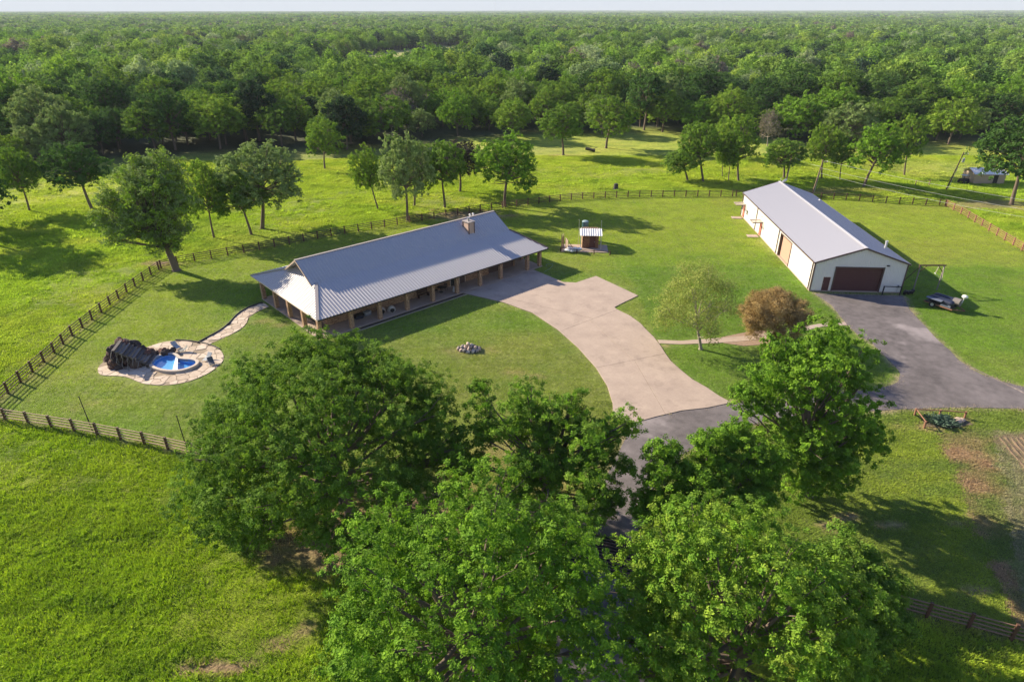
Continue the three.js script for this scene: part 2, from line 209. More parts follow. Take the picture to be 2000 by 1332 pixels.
{
  const drive = new THREE.Group(); drive.name = 'driveway'; drive.userData.kind = 'structure'; scene.add(drive);
  part('joint_bed', slabGeo(DRIVE, 0.004, 0.03), std(0.16, 0.13, 0.11), drive);
  let bits = [DRIVE];
  const cut = (a, b, only) => { const next = []; for (const P of bits) { if (only && !only(P)) { next.push(P); continue; } const l = clipLine(P, a, b, 0.012), r = clipLine(P, b, a, 0.012); for (const q of [l, r]) if (q.length > 2 && polyArea(q) > 0.3) next.push(q); } bits = next; };
  const mid = (P) => [P.reduce((s, p) => s + p[0], 0) / P.length, P.reduce((s, p) => s + p[1], 0) / P.length];
  cut([5.8, -68.2], [13.4, -74.3]); cut([9.0, -59.4], [17.1, -62.6]);
  const above = (P) => mid(P)[1] < -73.5, midz = (P) => { const m = mid(P); return m[1] > -71.5 && m[1] < -62; }, low = (P) => mid(P)[1] > -61;
  cut([4, -75.3], [10.1, -71.6], above); cut(hw(22, -5.4), hw(40, -5.4), above); cut(hw(27.5, -10), hw(27.5, 2), above);
  cut([9.6, -71.2], [13.2, -61.2], midz); cut([13.2, -62.6], [14.6, -50], low);
  for (const P of bits) part('concrete_slab', slabGeo(P, 0.031, 0.085, [], 0.008), mConcrete, drive);
}
struct('asphalt_road', slabGeo(ROAD, 0.004, 0.035), mAsphalt);
struct('road_seam', slabGeo([[48.9, -60.2], [49.08, -60.2], [52.4, -51.75], [52.18, -51.72]], 0.036, 0.042), std(0.52, 0.45, 0.38, { map: rep(asphaltTex, 3), roughness: 1 }));
{ // loose gravel along the broken edges of the road and the driveway
  const r = rng(64), L = [], g = new THREE.IcosahedronGeometry(0.026, 0), along = (P, n, w) => { for (let i = 0; i < P.length; i++) { const a = P[i], b = P[(i + 1) % P.length], d = Math.hypot(b[0] - a[0], b[1] - a[1]); for (let k = 0; k < d * n; k++) { const t = r(), q = (r() + r() - 0.9) * w; const nx = -(b[1] - a[1]) / d, nz = (b[0] - a[0]) / d, x = lerp(a[0], b[0], t), z = lerp(a[1], b[1], t); if (vnoise(x * 0.7, z * 0.7) < 0.34 || z > -24 || x > 70) continue; L.push([x + nx * q, z + nz * q]); } } };
  along(ROAD, 34, 0.85); along(DRIVE, 5, 0.2);
  const im = new THREE.InstancedMesh(g, std(0.38, 0.30, 0.22), L.length), m = new THREE.Matrix4(), q = new THREE.Quaternion(), e = new THREE.Euler();
  L.forEach(([x, z], i) => { q.setFromEuler(e.set(r() * 6, r() * 6, r() * 6)); const k = 0.5 + 1.2 * r() * r(); m.compose(new THREE.Vector3(x, 0.035, z), q, new THREE.Vector3(k * 1.3, k, k * 1.3)); im.setMatrixAt(i, m); });
  im.name = 'loose_gravel'; im.userData = { label: 'loose tan gravel along the broken edges of the asphalt road', category: 'gravel', kind: 'stuff' }; im.castShadow = im.receiveShadow = true; scene.add(im);
}
struct('path', slabGeo(WALK, 0.006, 0.05), mConcrete);
struct('gravel_bed', slabGeo(BED, 0.004, 0.03), std(0.42, 0.30, 0.22, { map: rep(concreteTex, 2), bumpMap: rep(grassBump, 3), bumpScale: 0.03, roughness: 1 }));

// ---------------------------------------------------------------- patio, pool
const M = {
  brown: std(0.085, 0.042, 0.026), brownPost: std(0.10, 0.047, 0.028, { roughness: 0.7 }), rail: std(0.12, 0.066, 0.042, { roughness: 0.75 }), tanRail: std(0.42, 0.29, 0.18, { roughness: 0.75 }), rust: std(0.26, 0.125, 0.078, { roughness: 0.85 }),
  roof: std(0.46, 0.445, 0.45, { roughness: 0.5, metalness: 0.0 }), barnRoof: std(0.41, 0.415, 0.46, { roughness: 0.5 }), cap: std(0.36, 0.32, 0.295, { roughness: 0.5 }), trim: std(0.10, 0.062, 0.055, { roughness: 0.55 }), tan: std(0.47, 0.36, 0.27),
  white: std(0.78, 0.77, 0.74, { roughness: 0.6 }), barnWall: std(0.74, 0.73, 0.70, { roughness: 0.5 }), maroon: std(0.085, 0.026, 0.028, { roughness: 0.5 }), dark: std(0.03, 0.028, 0.028), black: std(0.012, 0.012, 0.014, { roughness: 0.6 }), steel: std(0.45, 0.46, 0.48, { roughness: 0.4, metalness: 0.8 }),
  glass: new THREE.MeshPhysicalMaterial({ color: rgb(0.02, 0.025, 0.03), roughness: 0.05, metalness: 0 }), galv: std(0.52, 0.54, 0.56, { roughness: 0.45, metalness: 0.5 }), beigeDoor: std(0.43, 0.275, 0.205, { roughness: 0.6 }), cream: std(0.62, 0.52, 0.42),
  navy: std(0.018, 0.024, 0.05, { roughness: 0.35 }), wood: std(0.30, 0.20, 0.12), pole: std(0.20, 0.14, 0.10, { roughness: 0.9 }), bark: std(0.17, 0.125, 0.095, { roughness: 1 }), paleBark: std(0.33, 0.28, 0.235, { roughness: 1 }), darkBark: std(0.09, 0.066, 0.05, { roughness: 1 }),
};
{
  const R = rng(5);
  const patio = new THREE.Group(); patio.name = 'patio'; patio.userData.kind = 'structure'; scene.add(patio);
  part('mortar_bed', [slabGeo(PATIO, -0.15, 0.022, [RIM.slice().reverse()])], std(0.40, 0.32, 0.23, { map: rep(concreteTex, 3), roughness: 1 }), patio);
  const stones = [0, 1, 2, 3].map((k) => std(0.80 - 0.055 * k, 0.665 - 0.05 * k, 0.53 - 0.045 * k, { map: rep(concreteTex, 3.3), bumpMap: rep(concreteTex, 1.7), bumpScale: 0.012, roughness: 0.95 }));
  const lay = (area, step, holder, name, skip) => {
    const seeds = []; let x0 = 1e9, x1 = -1e9, z0 = 1e9, z1 = -1e9; for (const p of area) { x0 = Math.min(x0, p[0]); x1 = Math.max(x1, p[0]); z0 = Math.min(z0, p[1]); z1 = Math.max(z1, p[1]); }
    for (let z = z0 - step; z < z1 + step; z += step) for (let x = x0 - step; x < x1 + step; x += step) seeds.push([x + (R() - 0.5) * step * 0.85, z + (R() - 0.5) * step * 0.85]);
    for (const s of seeds) {
      let P = area;
      for (const t of seeds) { if (t === s) continue; const dx = t[0] - s[0], dz = t[1] - s[1]; if (dx * dx + dz * dz > step * step * 7 || P.length < 3) continue; const m = [(s[0] + t[0]) / 2, (s[1] + t[1]) / 2], a = m, b = [m[0] - dz, m[1] + dx]; const side = (s[0] - a[0]) * (b[1] - a[1]) - (s[1] - a[1]) * (b[0] - a[0]); P = side > 0 ? clipLine(P, a, b, 0.02 + 0.02 * R()) : clipLine(P, b, a, 0.02 + 0.02 * R()); }
      P = P.filter((p, i) => { const q = P[(i + 1) % P.length]; return Math.hypot(p[0] - q[0], p[1] - q[1]) > 0.03; });
      if (P.length < 3 || polyArea(P) < 0.12 || (skip && skip(P, s)) || R() < 0.05) continue;
      part(name, slabGeo(P, 0.023, 0.045 + R() * 0.03), stones[Math.floor(R() * 4)], holder);
    }
  };
  lay(PATIO, 0.95, patio, 'flagstone', (P, s) => inPoly(s[0], s[1], RIM) || P.some((p) => inPoly(p[0], p[1], POOL)));
  const path = new THREE.Group(); path.name = 'flagstone_path'; path.userData.kind = 'structure'; scene.add(path);
  part('mortar_bed', slabGeo(PATH, 0.004, 0.022), std(0.40, 0.32, 0.23, { map: rep(concreteTex, 3), roughness: 1 }), path);
  lay(PATH, 0.85, path, 'flagstone');
  const edging = thing('timber_edging', 'low dark timber edging along the left side of the curved flagstone path', 'edging');
  const L = PATH.slice(0, 23); for (let i = 0; i < 22; i += 2) { const a = L[i], b = L[Math.min(i + 2, 22)]; part('timber', tube([a[0] - 0.1, 0.08, a[1]], [b[0] - 0.1, 0.08, b[1]], 0.11, 0.11, 6), M.dark, edging); }
  for (const [k0, k1] of [[18, 33]]) for (let i = k0; i < k1; i += 2) { const a = PATIO[i], b = PATIO[i + 2]; if (a[1] > -64.3) continue; part('timber', tube([a[0], 0.07, a[1] - 0.1], [b[0], 0.07, b[1] - 0.1], 0.1, 0.1, 6), M.dark, edging); }

  const pool = thing('swimming_pool', 'small kidney shaped blue pool with raised pale stone coping on the patio', 'pool');
  part('coping', slabGeo(RIM, 0.0, 0.3, [POOL.slice().reverse()], 0.02), std(0.70, 0.60, 0.50, { map: rep(concreteTex, 1.4), roughness: 0.9 }), pool);
  const wallPos = [], wi = []; POOL.forEach((p, i) => { wallPos.push(p[0], 0.27, p[1], p[0], -1.1, p[1]); const j = (i + 1) % POOL.length; wi.push(2 * i, 2 * i + 1, 2 * j, 2 * j, 2 * i + 1, 2 * j + 1); });
  const wg = new THREE.BufferGeometry(); wg.setAttribute('position', new THREE.Float32BufferAttribute(wallPos, 3)); wg.setIndex(wi); wg.computeVertexNormals();
  const blue = std(0.10, 0.38, 0.80, { roughness: 0.35, side: THREE.DoubleSide });
  part('basin_wall', wg, blue, pool);
  part('basin_floor', slabGeo(POOL, -1.15, -0.30), blue, pool);
  part('shallow_floor', slabGeo(clipLine(POOL, [-35.75, -59], [-36.9, -61.9]), -0.29, -0.14), std(0.14, 0.44, 0.82, { roughness: 0.35 }), pool);
  part('white_ledge', slabGeo([[-37.05, -61.75], [-36.65, -61.4], [-35.45, -58.75], [-36.0, -58.72]], -0.5, 0.14), std(0.82, 0.83, 0.84, { roughness: 0.4 }), pool);
  const water = part('water', slabGeo(POOL, -0.07, -0.06), new THREE.MeshPhysicalMaterial({ color: rgb(0.93, 0.98, 1), transmission: 1, thickness: 0, roughness: 0.03, ior: 1.33 }), pool);

  // rock mound with timber steps beside the pool
  const rockGeo = (r, seed) => { const g = new THREE.IcosahedronGeometry(r, 1), p = g.attributes.position, f = (x, y, z) => 0.72 + 0.6 * vnoise(x * 1.7 / r + seed * 3.1, y * 1.7 / r + z * 1.3 / r + seed); for (let i = 0; i < p.count; i++) { const x = p.getX(i), y = p.getY(i), z = p.getZ(i), k = f(x, y, z); p.setXYZ(i, x * k, y * k * 0.8, z * k); } g.computeVertexNormals(); return g; };
  const rockGeos = [1, 2, 3, 4, 5, 6].map((k) => rockGeo(0.5, k));
  const lava = [std(0.075, 0.042, 0.034, { roughness: 1 }), std(0.125, 0.055, 0.04, { roughness: 1 }), std(0.05, 0.038, 0.036, { roughness: 1 }), std(0.10, 0.07, 0.055, { roughness: 1 })];
  const mound = thing('rock_mound', 'dark red brown heap of rough rocks at the left end of the pool', 'rock mound');
  const put = (x, y, z, s, parent, mats, name = 'rock') => { const m = part(name, rockGeos[Math.floor(R() * 6)], mats[Math.floor(R() * mats.length)], parent, [x, y, z]); m.rotation.set(R() * 6, R() * 6, R() * 6); m.scale.setScalar(s); };
  for (let i = 0; i < 130; i++) { const u = R(), w = R(), x = -43.1 + u * 3.4, back = -62.6 + 0.5 * u, z = lerp(-59.5 + 0.25 * Math.sin(u * 7), back, w); const top = x < -41.6 ? 1.55 : lerp(1.35, 0.2, (x + 41.6) / 2.2); if (z > -60.9 && x > -41.6 && w < 0.55 && R() < 0.75) continue; put(x, R() * top * (z < -61.3 ? 0.95 : 0.8), z, 0.8 + R() * 0.8, mound, lava); }
  for (let i = 0; i < 14; i++) put(-43.1 + R() * 1.1, 1.6 + R() * 0.3, -60 - R() * 2.3, 0.7 + R() * 0.5, mound, lava);
  for (let i = 0; i < 16; i++) put(-40.3 + R() * 2.6, 0.15 + R() * 0.25, -62.9 + R() * 0.6, 0.5 + R() * 0.5, mound, lava);
  const vine = std(0.20, 0.18, 0.165);
  for (let i = 0; i < 6; i++) { const x = -42.3 + i * 0.5, pts = []; for (let k = 0; k < 6; k++) pts.push(new THREE.Vector3(x + 0.09 * Math.sin(k * 1.4 + i), 0.05 + k * 0.42 * (1 - i * 0.08), -59.1 + 0.15 * Math.cos(k * 2 + i * 2) - k * 0.05)); part('dead_vine', new THREE.TubeGeometry(new THREE.CatmullRomCurve3(pts), 10, 0.045, 5), vine, mound); }
  const steps = thing('timber_steps', 'dark weathered timber steps sloping from the rock mound down to the pool', 'steps');
  const hi = [-42.1, 2.3, -60.25], lo = [-39.15, 0.42, -60.75], dir = new THREE.Vector3(lo[0] - hi[0], 0, lo[2] - hi[2]).normalize(), turn = Math.atan2(-dir.z, dir.x);
  const tim = [std(0.09, 0.08, 0.078, { roughness: 0.9 }), std(0.135, 0.12, 0.112, { roughness: 0.9 }), std(0.20, 0.175, 0.16, { roughness: 0.9 })];
  for (let i = 0; i < 10; i++) { const t = i / 9; const s = part('tread', rbox(0.34, 0.09, 2.5 - 0.35 * t, 0.02), tim[i % 3], steps, [lerp(hi[0], lo[0], t), lerp(hi[1], lo[1], t), lerp(hi[2], lo[2], t)]); s.rotation.y = turn + (R() - 0.5) * 0.05; const rz = part('riser', rbox(0.06, 0.2, 2.0 - 0.25 * t, 0.015), tim[(i + 1) % 3], steps, [lerp(hi[0], lo[0], t + 0.05), lerp(hi[1], lo[1], t) - 0.12, lerp(hi[2], lo[2], t + 0.05)]); rz.rotation.y = turn; }
  for (const s of [-1, 1]) { const ox = -dir.z * s * 1.0, oz = dir.x * s * 1.0; part('stringer', tube([hi[0] + ox, hi[1] - 0.18, hi[2] + oz], [lo[0] + ox, lo[1] - 0.2, lo[2] + oz], 0.12, 0.12, 6), tim[0], steps); for (const t of [0.05, 0.4, 0.75]) part('post', tube([lerp(hi[0], lo[0], t) + ox, 0, lerp(hi[2], lo[2], t) + oz], [lerp(hi[0], lo[0], t) + ox, lerp(hi[1], lo[1], t) - 0.1, lerp(hi[2], lo[2], t) + oz], 0.08, 0.07, 7), tim[0], steps); }

  // reclining patio chairs
  const chair = (label, x, z, turn, col) => {
    const c = thing('patio_chair', label, 'chair', 'low reclining patio chairs round the pool', [x, 0.06, z], turn), fabric = std(...col, { roughness: 0.8 });
    for (const s of [-0.33, 0.33]) { part('frame', [tube([-0.5, 0.0, s], [0.35, 0.36, s], 0.02), tube([0.35, 0.36, s], [0.72, 0.74, s], 0.02), tube([0.35, 0, s], [0.1, 0.27, s], 0.02)], M.galv, c); }
    part('seat', rbox(0.85, 0.04, 0.62, 0.015).rotateZ(0.22).translate(-0.05, 0.26, 0), fabric, c); part('backrest', rbox(0.62, 0.04, 0.62, 0.015).rotateZ(0.82).translate(0.53, 0.56, 0), fabric, c); c.scale.setScalar(0.85);
  };
  chair('pale blue grey patio chair on the far side of the pool', -37.9, -63.9, 2.6, [0.36, 0.40, 0.42]);
  chair('dark grey patio chair just in front of the pale one beyond the pool', -36.9, -63.0, 0.5, [0.13, 0.135, 0.13]);
  chair('light grey patio chair at the right end of the patio next to a dark one', -33.35, -61.15, 1.2, [0.40, 0.43, 0.44]);
  chair('dark slatted patio chair nearest the right edge of the patio', -32.4, -60.15, 2.2, [0.10, 0.10, 0.10]);

  // fire pit heap on the front lawn
  const pile = thing('rock_pile', 'small heap of pale and dark broken rocks on the front lawn', 'rock pile', null, [-4.85, 0, -63.6]);
  pile.scale.setScalar(0.88); const pale = [std(0.55, 0.42, 0.34), std(0.42, 0.31, 0.26), std(0.24, 0.21, 0.2), std(0.10, 0.095, 0.1), std(0.62, 0.52, 0.43)];
  for (let i = 0; i < 95; i++) { const r = Math.sqrt(R()), a = R() * 6.28; put(r * 1.45 * Math.cos(a), (1 - r) * 0.85 * R() + 0.08, r * 0.85 * Math.sin(a), 0.28 + R() * 0.35, pile, pale); }
}

// ---------------------------------------------------------------- ribbed sheet metal
// a sheet spanned by U (across the ribs) and V (along them) from O; lo(s) and hi(s) bound it along V
function ribbed(O, U, V, s0, s1, lo, hi, pitch = 0.42, h = 0.055, cuts = []) {
  const u = new THREE.Vector3(...U).normalize(), v = new THREE.Vector3(...V).normalize(), n = u.clone().cross(v).normalize(), o = new THREE.Vector3(...O), xs = [];
  const prof = [[0, 0], [0.56, 0], [0.66, 1], [0.86, 1], [0.96, 0]];
  for (let s = s0; s < s1; s += pitch) for (const [f, k] of prof) { const x = s + f * pitch; if (x <= s1) xs.push([x, k * h]); }
  for (const c of [...cuts, s1]) xs.push([c, 0], [c + 1e-4, 0]);
  xs.sort((a, b) => a[0] - b[0]);
  const pos = [], uv = [], idx = [], P = (s, t, k) => { const q = o.clone().addScaledVector(u, s).addScaledVector(v, t).addScaledVector(n, k); pos.push(q.x, q.y, q.z); uv.push(s, t); };
  let c = 0;
  for (let i = 0; i < xs.length - 1; i++) { const [a, ka] = xs[i], [b, kb] = xs[i + 1]; if (b - a < 5e-4 || b > s1 + 1e-3) continue; const m = 0.001; const la = lo(a + m), lb = lo(b - m), ha = hi(a + m), hb = hi(b - m); if (ha <= la && hb <= lb) continue; P(a, la, ka); P(b, lb, kb); P(b, Math.max(hb, lb), kb); P(a, Math.max(ha, la), ka); idx.push(c, c + 1, c + 2, c, c + 2, c + 3); c += 4; }
  const g = new THREE.BufferGeometry(); g.setAttribute('position', new THREE.Float32BufferAttribute(pos, 3)); g.setAttribute('uv', new THREE.Float32BufferAttribute(uv, 2)); g.setIndex(idx); const f = g.toNonIndexed(); f.computeVertexNormals(); return f;
}
function beam(p, q, w, h, up = [0, 1, 0]) { // rectangular bar from p to q
  const a = new THREE.Vector3(...p), b = new THREE.Vector3(...q), d = b.clone().sub(a), L = d.length(); d.normalize();
  const z = new THREE.Vector3().crossVectors(d, new THREE.Vector3(...up)).normalize(), y = new THREE.Vector3().crossVectors(z, d), g = new THREE.BoxGeometry(L, h, w).toNonIndexed();
  g.applyMatrix4(new THREE.Matrix4().makeBasis(d, y, z).setPosition((p[0] + q[0]) / 2, (p[1] + q[1]) / 2, (p[2] + q[2]) / 2)); return g;
}
const stoneTex = tex(512, (u, v) => { const row = Math.floor(v * 20), off = (row % 2) * 0.5, x = u * 10 + off, c = Math.floor(x) % 10, fx = x - Math.floor(x), fy = v * 20 - row, h = hash2(c + 31, row + 7), joint = fx < 0.05 || fy < 0.1, g = vnoise(u * 120, v * 120, 120) * 0.14; const b = joint ? [0.72, 0.66, 0.58] : mix3([0.50, 0.36, 0.27], [0.78, 0.64, 0.50], h); return [b[0] + g - 0.07, b[1] + g - 0.07, b[2] + g - 0.07]; }, true);
const mStone = std(1, 1, 1, { map: rep(stoneTex, 2), bumpMap: rep(stoneTex, 2), bumpScale: 0.01, roughness: 0.95 });
function uvBox(w, h, d, x, y, z) { const g = new THREE.BoxGeometry(w, h, d).translate(x, y, z), p = g.attributes.position, n = g.attributes.normal, t = g.attributes.uv; for (let i = 0; i < p.count; i++) Math.abs(n.getY(i)) > 0.5 ? t.setXY(i, p.getX(i), p.getZ(i)) : Math.abs(n.getX(i)) > 0.5 ? t.setXY(i, p.getZ(i), p.getY(i)) : t.setXY(i, p.getX(i), p.getY(i)); return g; }

// ---------------------------------------------------------------- ranch house
{
  const H = thing('ranch_house', 'long low brick ranch house with grey ribbed metal roof and wraparound porch', 'house', null, [HO[0], 0, HO[1]], HTURN);
  part('porch_slab', uvBox(36.1, 0.12, 16.4, 17.8, 0.066, -7.85), mConcrete, H);
  const P = (a, h, b) => [a, h, -b], y0 = 0.126;
  const wall = part('wall', [[2.2, 27.7], [29.75, 30.05], [32.6, 32.8]].map(([a, b]) => uvBox(b - a, 3.3, 0.22, (a + b) / 2, y0 + 1.65, -2.6)).concat([uvBox(4.9, 0.95, 0.22, 30.15, y0 + 2.83, -2.6).translate(0, 0, -0.004)]), mStone, H);
  const left = part('wall', uvBox(0.22, 3.3, 10.4, 2.31, y0 + 1.65, -7.92), mStone, H); part('wall', uvBox(0.22, 3.3, 10.4, 32.69, y0 + 1.65, -7.92), mStone, H); part('wall', uvBox(30.6, 3.3, 0.22, 17.5, y0 + 1.65, -13.24), mStone, H);
  const win = (holder, a, w, h = 1.25, sill = 1.0, b = 2.6, side = false) => {
    const fr = [[w + 0.1, 0.07, 0, h / 2], [w + 0.1, 0.07, 0, -h / 2], [0.07, h - 0.07, -w / 2, 0], [0.07, h - 0.07, w / 2, 0], [0.05, h - 0.08, 0, 0]].map(([x, y, cx, cy]) => (side ? box(0.07, y, x, 0, cy, cx) : box(x, y, 0.07, cx, cy, 0)));
    const at = side ? [2.18, y0 + sill + h / 2, -b] : [a, y0 + sill + h / 2, -2.48];
    const f = part('window', fr, M.white, holder, at); part('pane', side ? box(0.02, h - 0.08, w - 0.08) : box(w - 0.08, h - 0.08, 0.02), M.glass, f, [0, 0, 0]); if (!side) part('sill', box(w + 0.25, 0.06, 0.12, 0, -h / 2 - 0.065, 0.02), mConcrete, f);
  };
  for (const [a, w] of [[6, 1.6], [10.4, 1.2], [13.0, 0.95], [14.7, 0.95], [19.4, 1.6], [25.0, 1.5]]) win(wall, a, w);
  for (const b of [5.4, 10.2]) win(left, 0, 1.6, 1.25, 1.0, b, true);
  const door = (a, w, h, mat, name = 'door') => { const d = part(name, box(w, h, 0.08), mat, H, [a, y0 + h / 2 + 0.01, -2.46]); part('frame', [box(0.09, h, 0.1, -w / 2 - 0.045, 0, 0.01), box(0.09, h, 0.1, w / 2 + 0.045, 0, 0.01), box(w + 0.18, 0.09, 0.1, 0, h / 2 + 0.045, 0.01)], M.cream, d); return d; };
  part('handle', tube([0, 0, 0], [0, 0.14, 0], 0.02), M.steel, door(22.8, 0.95, 2.1, M.trim), [0.38, 0, 0.07]); door(21.2, 0.8, 2.1, M.glass);
  for (const [a, w] of [[28.72, 2.0], [31.32, 2.5]]) { const g = part('garage_door', box(w, 2.35, 0.06), M.maroon, H, [a, y0 + 1.18, -2.66]); for (let k = 0; k < 4; k++) part('panel', rbox(w - 0.12, 0.5, 0.03, 0.01), M.trim, g, [0, -0.86 + k * 0.57, 0.04]); }
  const pil = []; for (const a of [0, 4.1, 8, 12, 16, 20, 24, 27.8, 33, 35.5]) pil.push([a, 0]); for (const b of [3.93, 7.87, 11.8, 15.74]) pil.push([0, b], [35.5, b]); for (const a of [5, 10, 15, 20, 25, 30]) pil.push([a, 15.74]);
  const pg = uvBox(0.46, 2.36, 0.46, 0, 1.18, 0);
  for (const [a, b] of pil) part('pillar', pg, mStone, H, [a, y0, -b]);
  part('porch_beam', [box(36, 0.2, 0.3, 17.75, y0 + 2.47, 0), box(36, 0.2, 0.3, 17.75, y0 + 2.47, -15.74), box(0.3, 0.2, 15.4, 0, y0 + 2.47, -7.87), box(0.3, 0.2, 15.4, 35.5, y0 + 2.47, -7.87)], M.tan, H);
  // roof: low porch slopes all round, steeper gabled slopes above
  const E = 2.72, S1 = 0.32, c1 = 1 / Math.hypot(1, S1), B0 = -0.6, B1 = 5.4, H1 = E + S1 * 6, RB = 8.9, RH = 6.75, lenL = Math.hypot(6, S1 * 6), aL = -0.35, aR = 36.8;
  const hipL = (a) => (a - aL) / 0.533, hipR = (a) => (aR - a) / 0.4;
  const lower = (a) => Math.max(0, Math.min(6, hipL(a), hipR(a))) / c1;
  part('roof_slope', ribbed(P(0, E, B0), [1, 0, 0], [0, S1, -1], aL, aR, () => 0, lower), M.roof, H);
  part('roof_slope', ribbed(P(0, E, 18.4), [-1, 0, 0], [0, S1, 1], -aR, -aL, () => 0, (s) => lower(-s)), M.roof, H);
  const S2 = (RH - H1) / (RB - B1), up2 = Math.hypot(RB - B1 + 0.25, S2 * (RB - B1 + 0.25));
  part('roof_slope', ribbed(P(0, H1 - S2 * 0.25 + 0.05, B1 - 0.25), [1, 0, 0], [0, S2, -1], 2.1, 34.3, () => 0, () => up2), M.roof, H);
  part('roof_slope', ribbed(P(0, H1 - S2 * 0.25 + 0.05, 12.4 + 0.25), [-1, 0, 0], [0, S2, 1], -34.3, -2.1, () => 0, () => up2), M.roof, H);
  const SL = 0.6, cl = 1 / Math.hypot(1, SL);
  part('roof_slope', ribbed(P(aL, E, 0), [0, 0, -1], [1, SL, 0], -(-B0), 18.4, () => 0, (s) => Math.max(0, Math.min(3.65, (s - B0) * 0.533, (18.4 - s) * 0.533)) / cl), M.roof, H).userData.label = 'sunlit end slope over the side porch';
  const SR = 0.8, cr = 1 / Math.hypot(1, SR);
  part('roof_slope', ribbed(P(aR, E, 0), [0, 0, 1], [-1, SR, 0], -18.4, 0.6, () => 0, (s) => Math.max(0, Math.min(3.4, (18.4 + s) * 0.4, (-s + 0.6) * 0.4)) / cr), M.roof, H);
  const tri = (a) => { const g = new THREE.BufferGeometry(), lo = 4.3, q = []; const A = P(a, lo, 4.6), B = P(a, lo, 13.2), C = P(a, RH - 0.12, RB), t = 0.1; for (const [x, y, z] of [[A, B, C], [A, C, B]]) for (const p of [x, y, z]) q.push(p[0] + (x === A && y === B ? 0 : t), p[1], p[2]); g.setAttribute('position', new THREE.Float32BufferAttribute(q, 3)); g.computeVertexNormals(); return g; };
  part('gable_wall', tri(3.3), M.tan, H); part('gable_wall', tri(33.1), M.tan, H);
  for (const a of [2.1, 34.3]) for (const [b, hh] of [[B1 - 0.25, H1 - S2 * 0.25], [12.65, H1 - S2 * 0.25]]) part('rake_trim', beam(P(a, hh - 0.03, b), P(a, RH - 0.03, RB), 0.08, 0.17), M.tan, H);
  part('ridge_cap', beam(P(2.05, RH + 0.08, RB), P(34.35, RH + 0.08, RB), 0.34, 0.05), M.cap, H);
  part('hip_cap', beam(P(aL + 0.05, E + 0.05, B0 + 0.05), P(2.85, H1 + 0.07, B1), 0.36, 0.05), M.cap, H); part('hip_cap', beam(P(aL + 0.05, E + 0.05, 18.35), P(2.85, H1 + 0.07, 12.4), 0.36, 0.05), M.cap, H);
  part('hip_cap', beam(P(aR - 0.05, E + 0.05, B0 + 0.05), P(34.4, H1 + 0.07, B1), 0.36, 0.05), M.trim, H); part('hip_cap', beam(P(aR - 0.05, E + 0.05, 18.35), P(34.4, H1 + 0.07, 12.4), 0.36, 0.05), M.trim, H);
  part('fascia', [beam(P(aL, E - 0.09, B0 + 0.02), P(aR, E - 0.09, B0 + 0.02), 0.05, 0.15), beam(P(aL, E - 0.09, 18.38), P(aR, E - 0.09, 18.38), 0.05, 0.15)], M.dark, H);
  part('fascia', [beam(P(aL + 0.03, E - 0.09, B0 + 0.06), P(aL + 0.03, E - 0.09, 18.34), 0.05, 0.15), beam(P(aR - 0.03, E - 0.09, B0 + 0.06), P(aR - 0.03, E - 0.09, 18.34), 0.05, 0.15)], M.cream, H);
  const ch = part('chimney', box(1.0, 2.3, 1.35, 27.85, 5.75, -7.0), std(0.50, 0.36, 0.28), H);
  part('corner_trim', [[-0.5, -0.675], [0.5, -0.675], [-0.5, 0.675], [0.5, 0.675]].map(([x, z]) => box(0.12, 2.3, 0.12, 27.85 + x, 5.752, -7.0 + z)), M.trim, ch); part('chimney_cap', box(1.25, 0.07, 1.6, 27.85, 6.95, -7.0), M.cap, ch);
  part('flue', [new THREE.CylinderGeometry(0.15, 0.15, 0.4, 14).translate(27.85, 7.18, -7.0), new THREE.CylinderGeometry(0.24, 0.24, 0.08, 14).translate(27.85, 7.43, -7.0)], M.steel, ch);
  for (const a of [30.2, 30.8]) part('roof_vent', [new THREE.CylinderGeometry(0.09, 0.09, 0.7, 12), new THREE.SphereGeometry(0.16, 12, 8).translate(0, 0.38, 0)], M.white, H, [a, 6.5, -9.6]);
  const onPorch = (a, b) => { const p = hw(a, b); return [p[0], y0, p[1]]; };
  // things on the porch
  const igloo = (label, a, b, col) => { const t = thing('dog_house', label, 'dog house', 'dog houses on the porch', onPorch(a, b), HTURN - 0.35), m = std(...col, { roughness: 0.6 }); part('shell', new THREE.SphereGeometry(0.55, 20, 12, 0, 6.29, 0, 1.57).scale(1, 1.25, 1), m, t); const tun = part('entrance', new THREE.CylinderGeometry(0.32, 0.36, 0.5, 18, 1, true, -1.9, 3.8).rotateX(Math.PI / 2).translate(0, 0.3, 0.5), m, t); part('opening', new THREE.CircleGeometry(0.27, 18).translate(0, 0.3, 0.66), M.black, tun); };
  igloo('beige igloo dog house half hidden behind a porch pillar', 9.2, 1.6, [0.55, 0.46, 0.38]); igloo('pale grey igloo dog house standing clear between two porch pillars', 10.35, 1.15, [0.62, 0.60, 0.56]);
  const binT = thing('storage_bin', 'dark blue plastic storage bin on the shaded porch floor', 'bin', null, onPorch(6.1, 1.9), HTURN); part('body', rbox(1.1, 0.42, 0.7, 0.08, 0, 0.21, 0), M.navy, binT); part('lid', rbox(1.18, 0.1, 0.78, 0.04, 0, 0.46, 0), M.black, binT);
  const cool = thing('cooler', 'grey cooler box beside the blue bin on the porch', 'cooler', null, onPorch(7.35, 1.95), HTURN); part('body', rbox(0.95, 0.45, 0.5, 0.05, 0, 0.23, 0), std(0.22, 0.25, 0.29), cool); part('lid', rbox(1.0, 0.1, 0.55, 0.03, 0, 0.5, 0), std(0.33, 0.36, 0.4), cool); part('handle', tube([-0.4, 0.35, 0.28], [0.4, 0.35, 0.28], 0.02), M.white, cool);
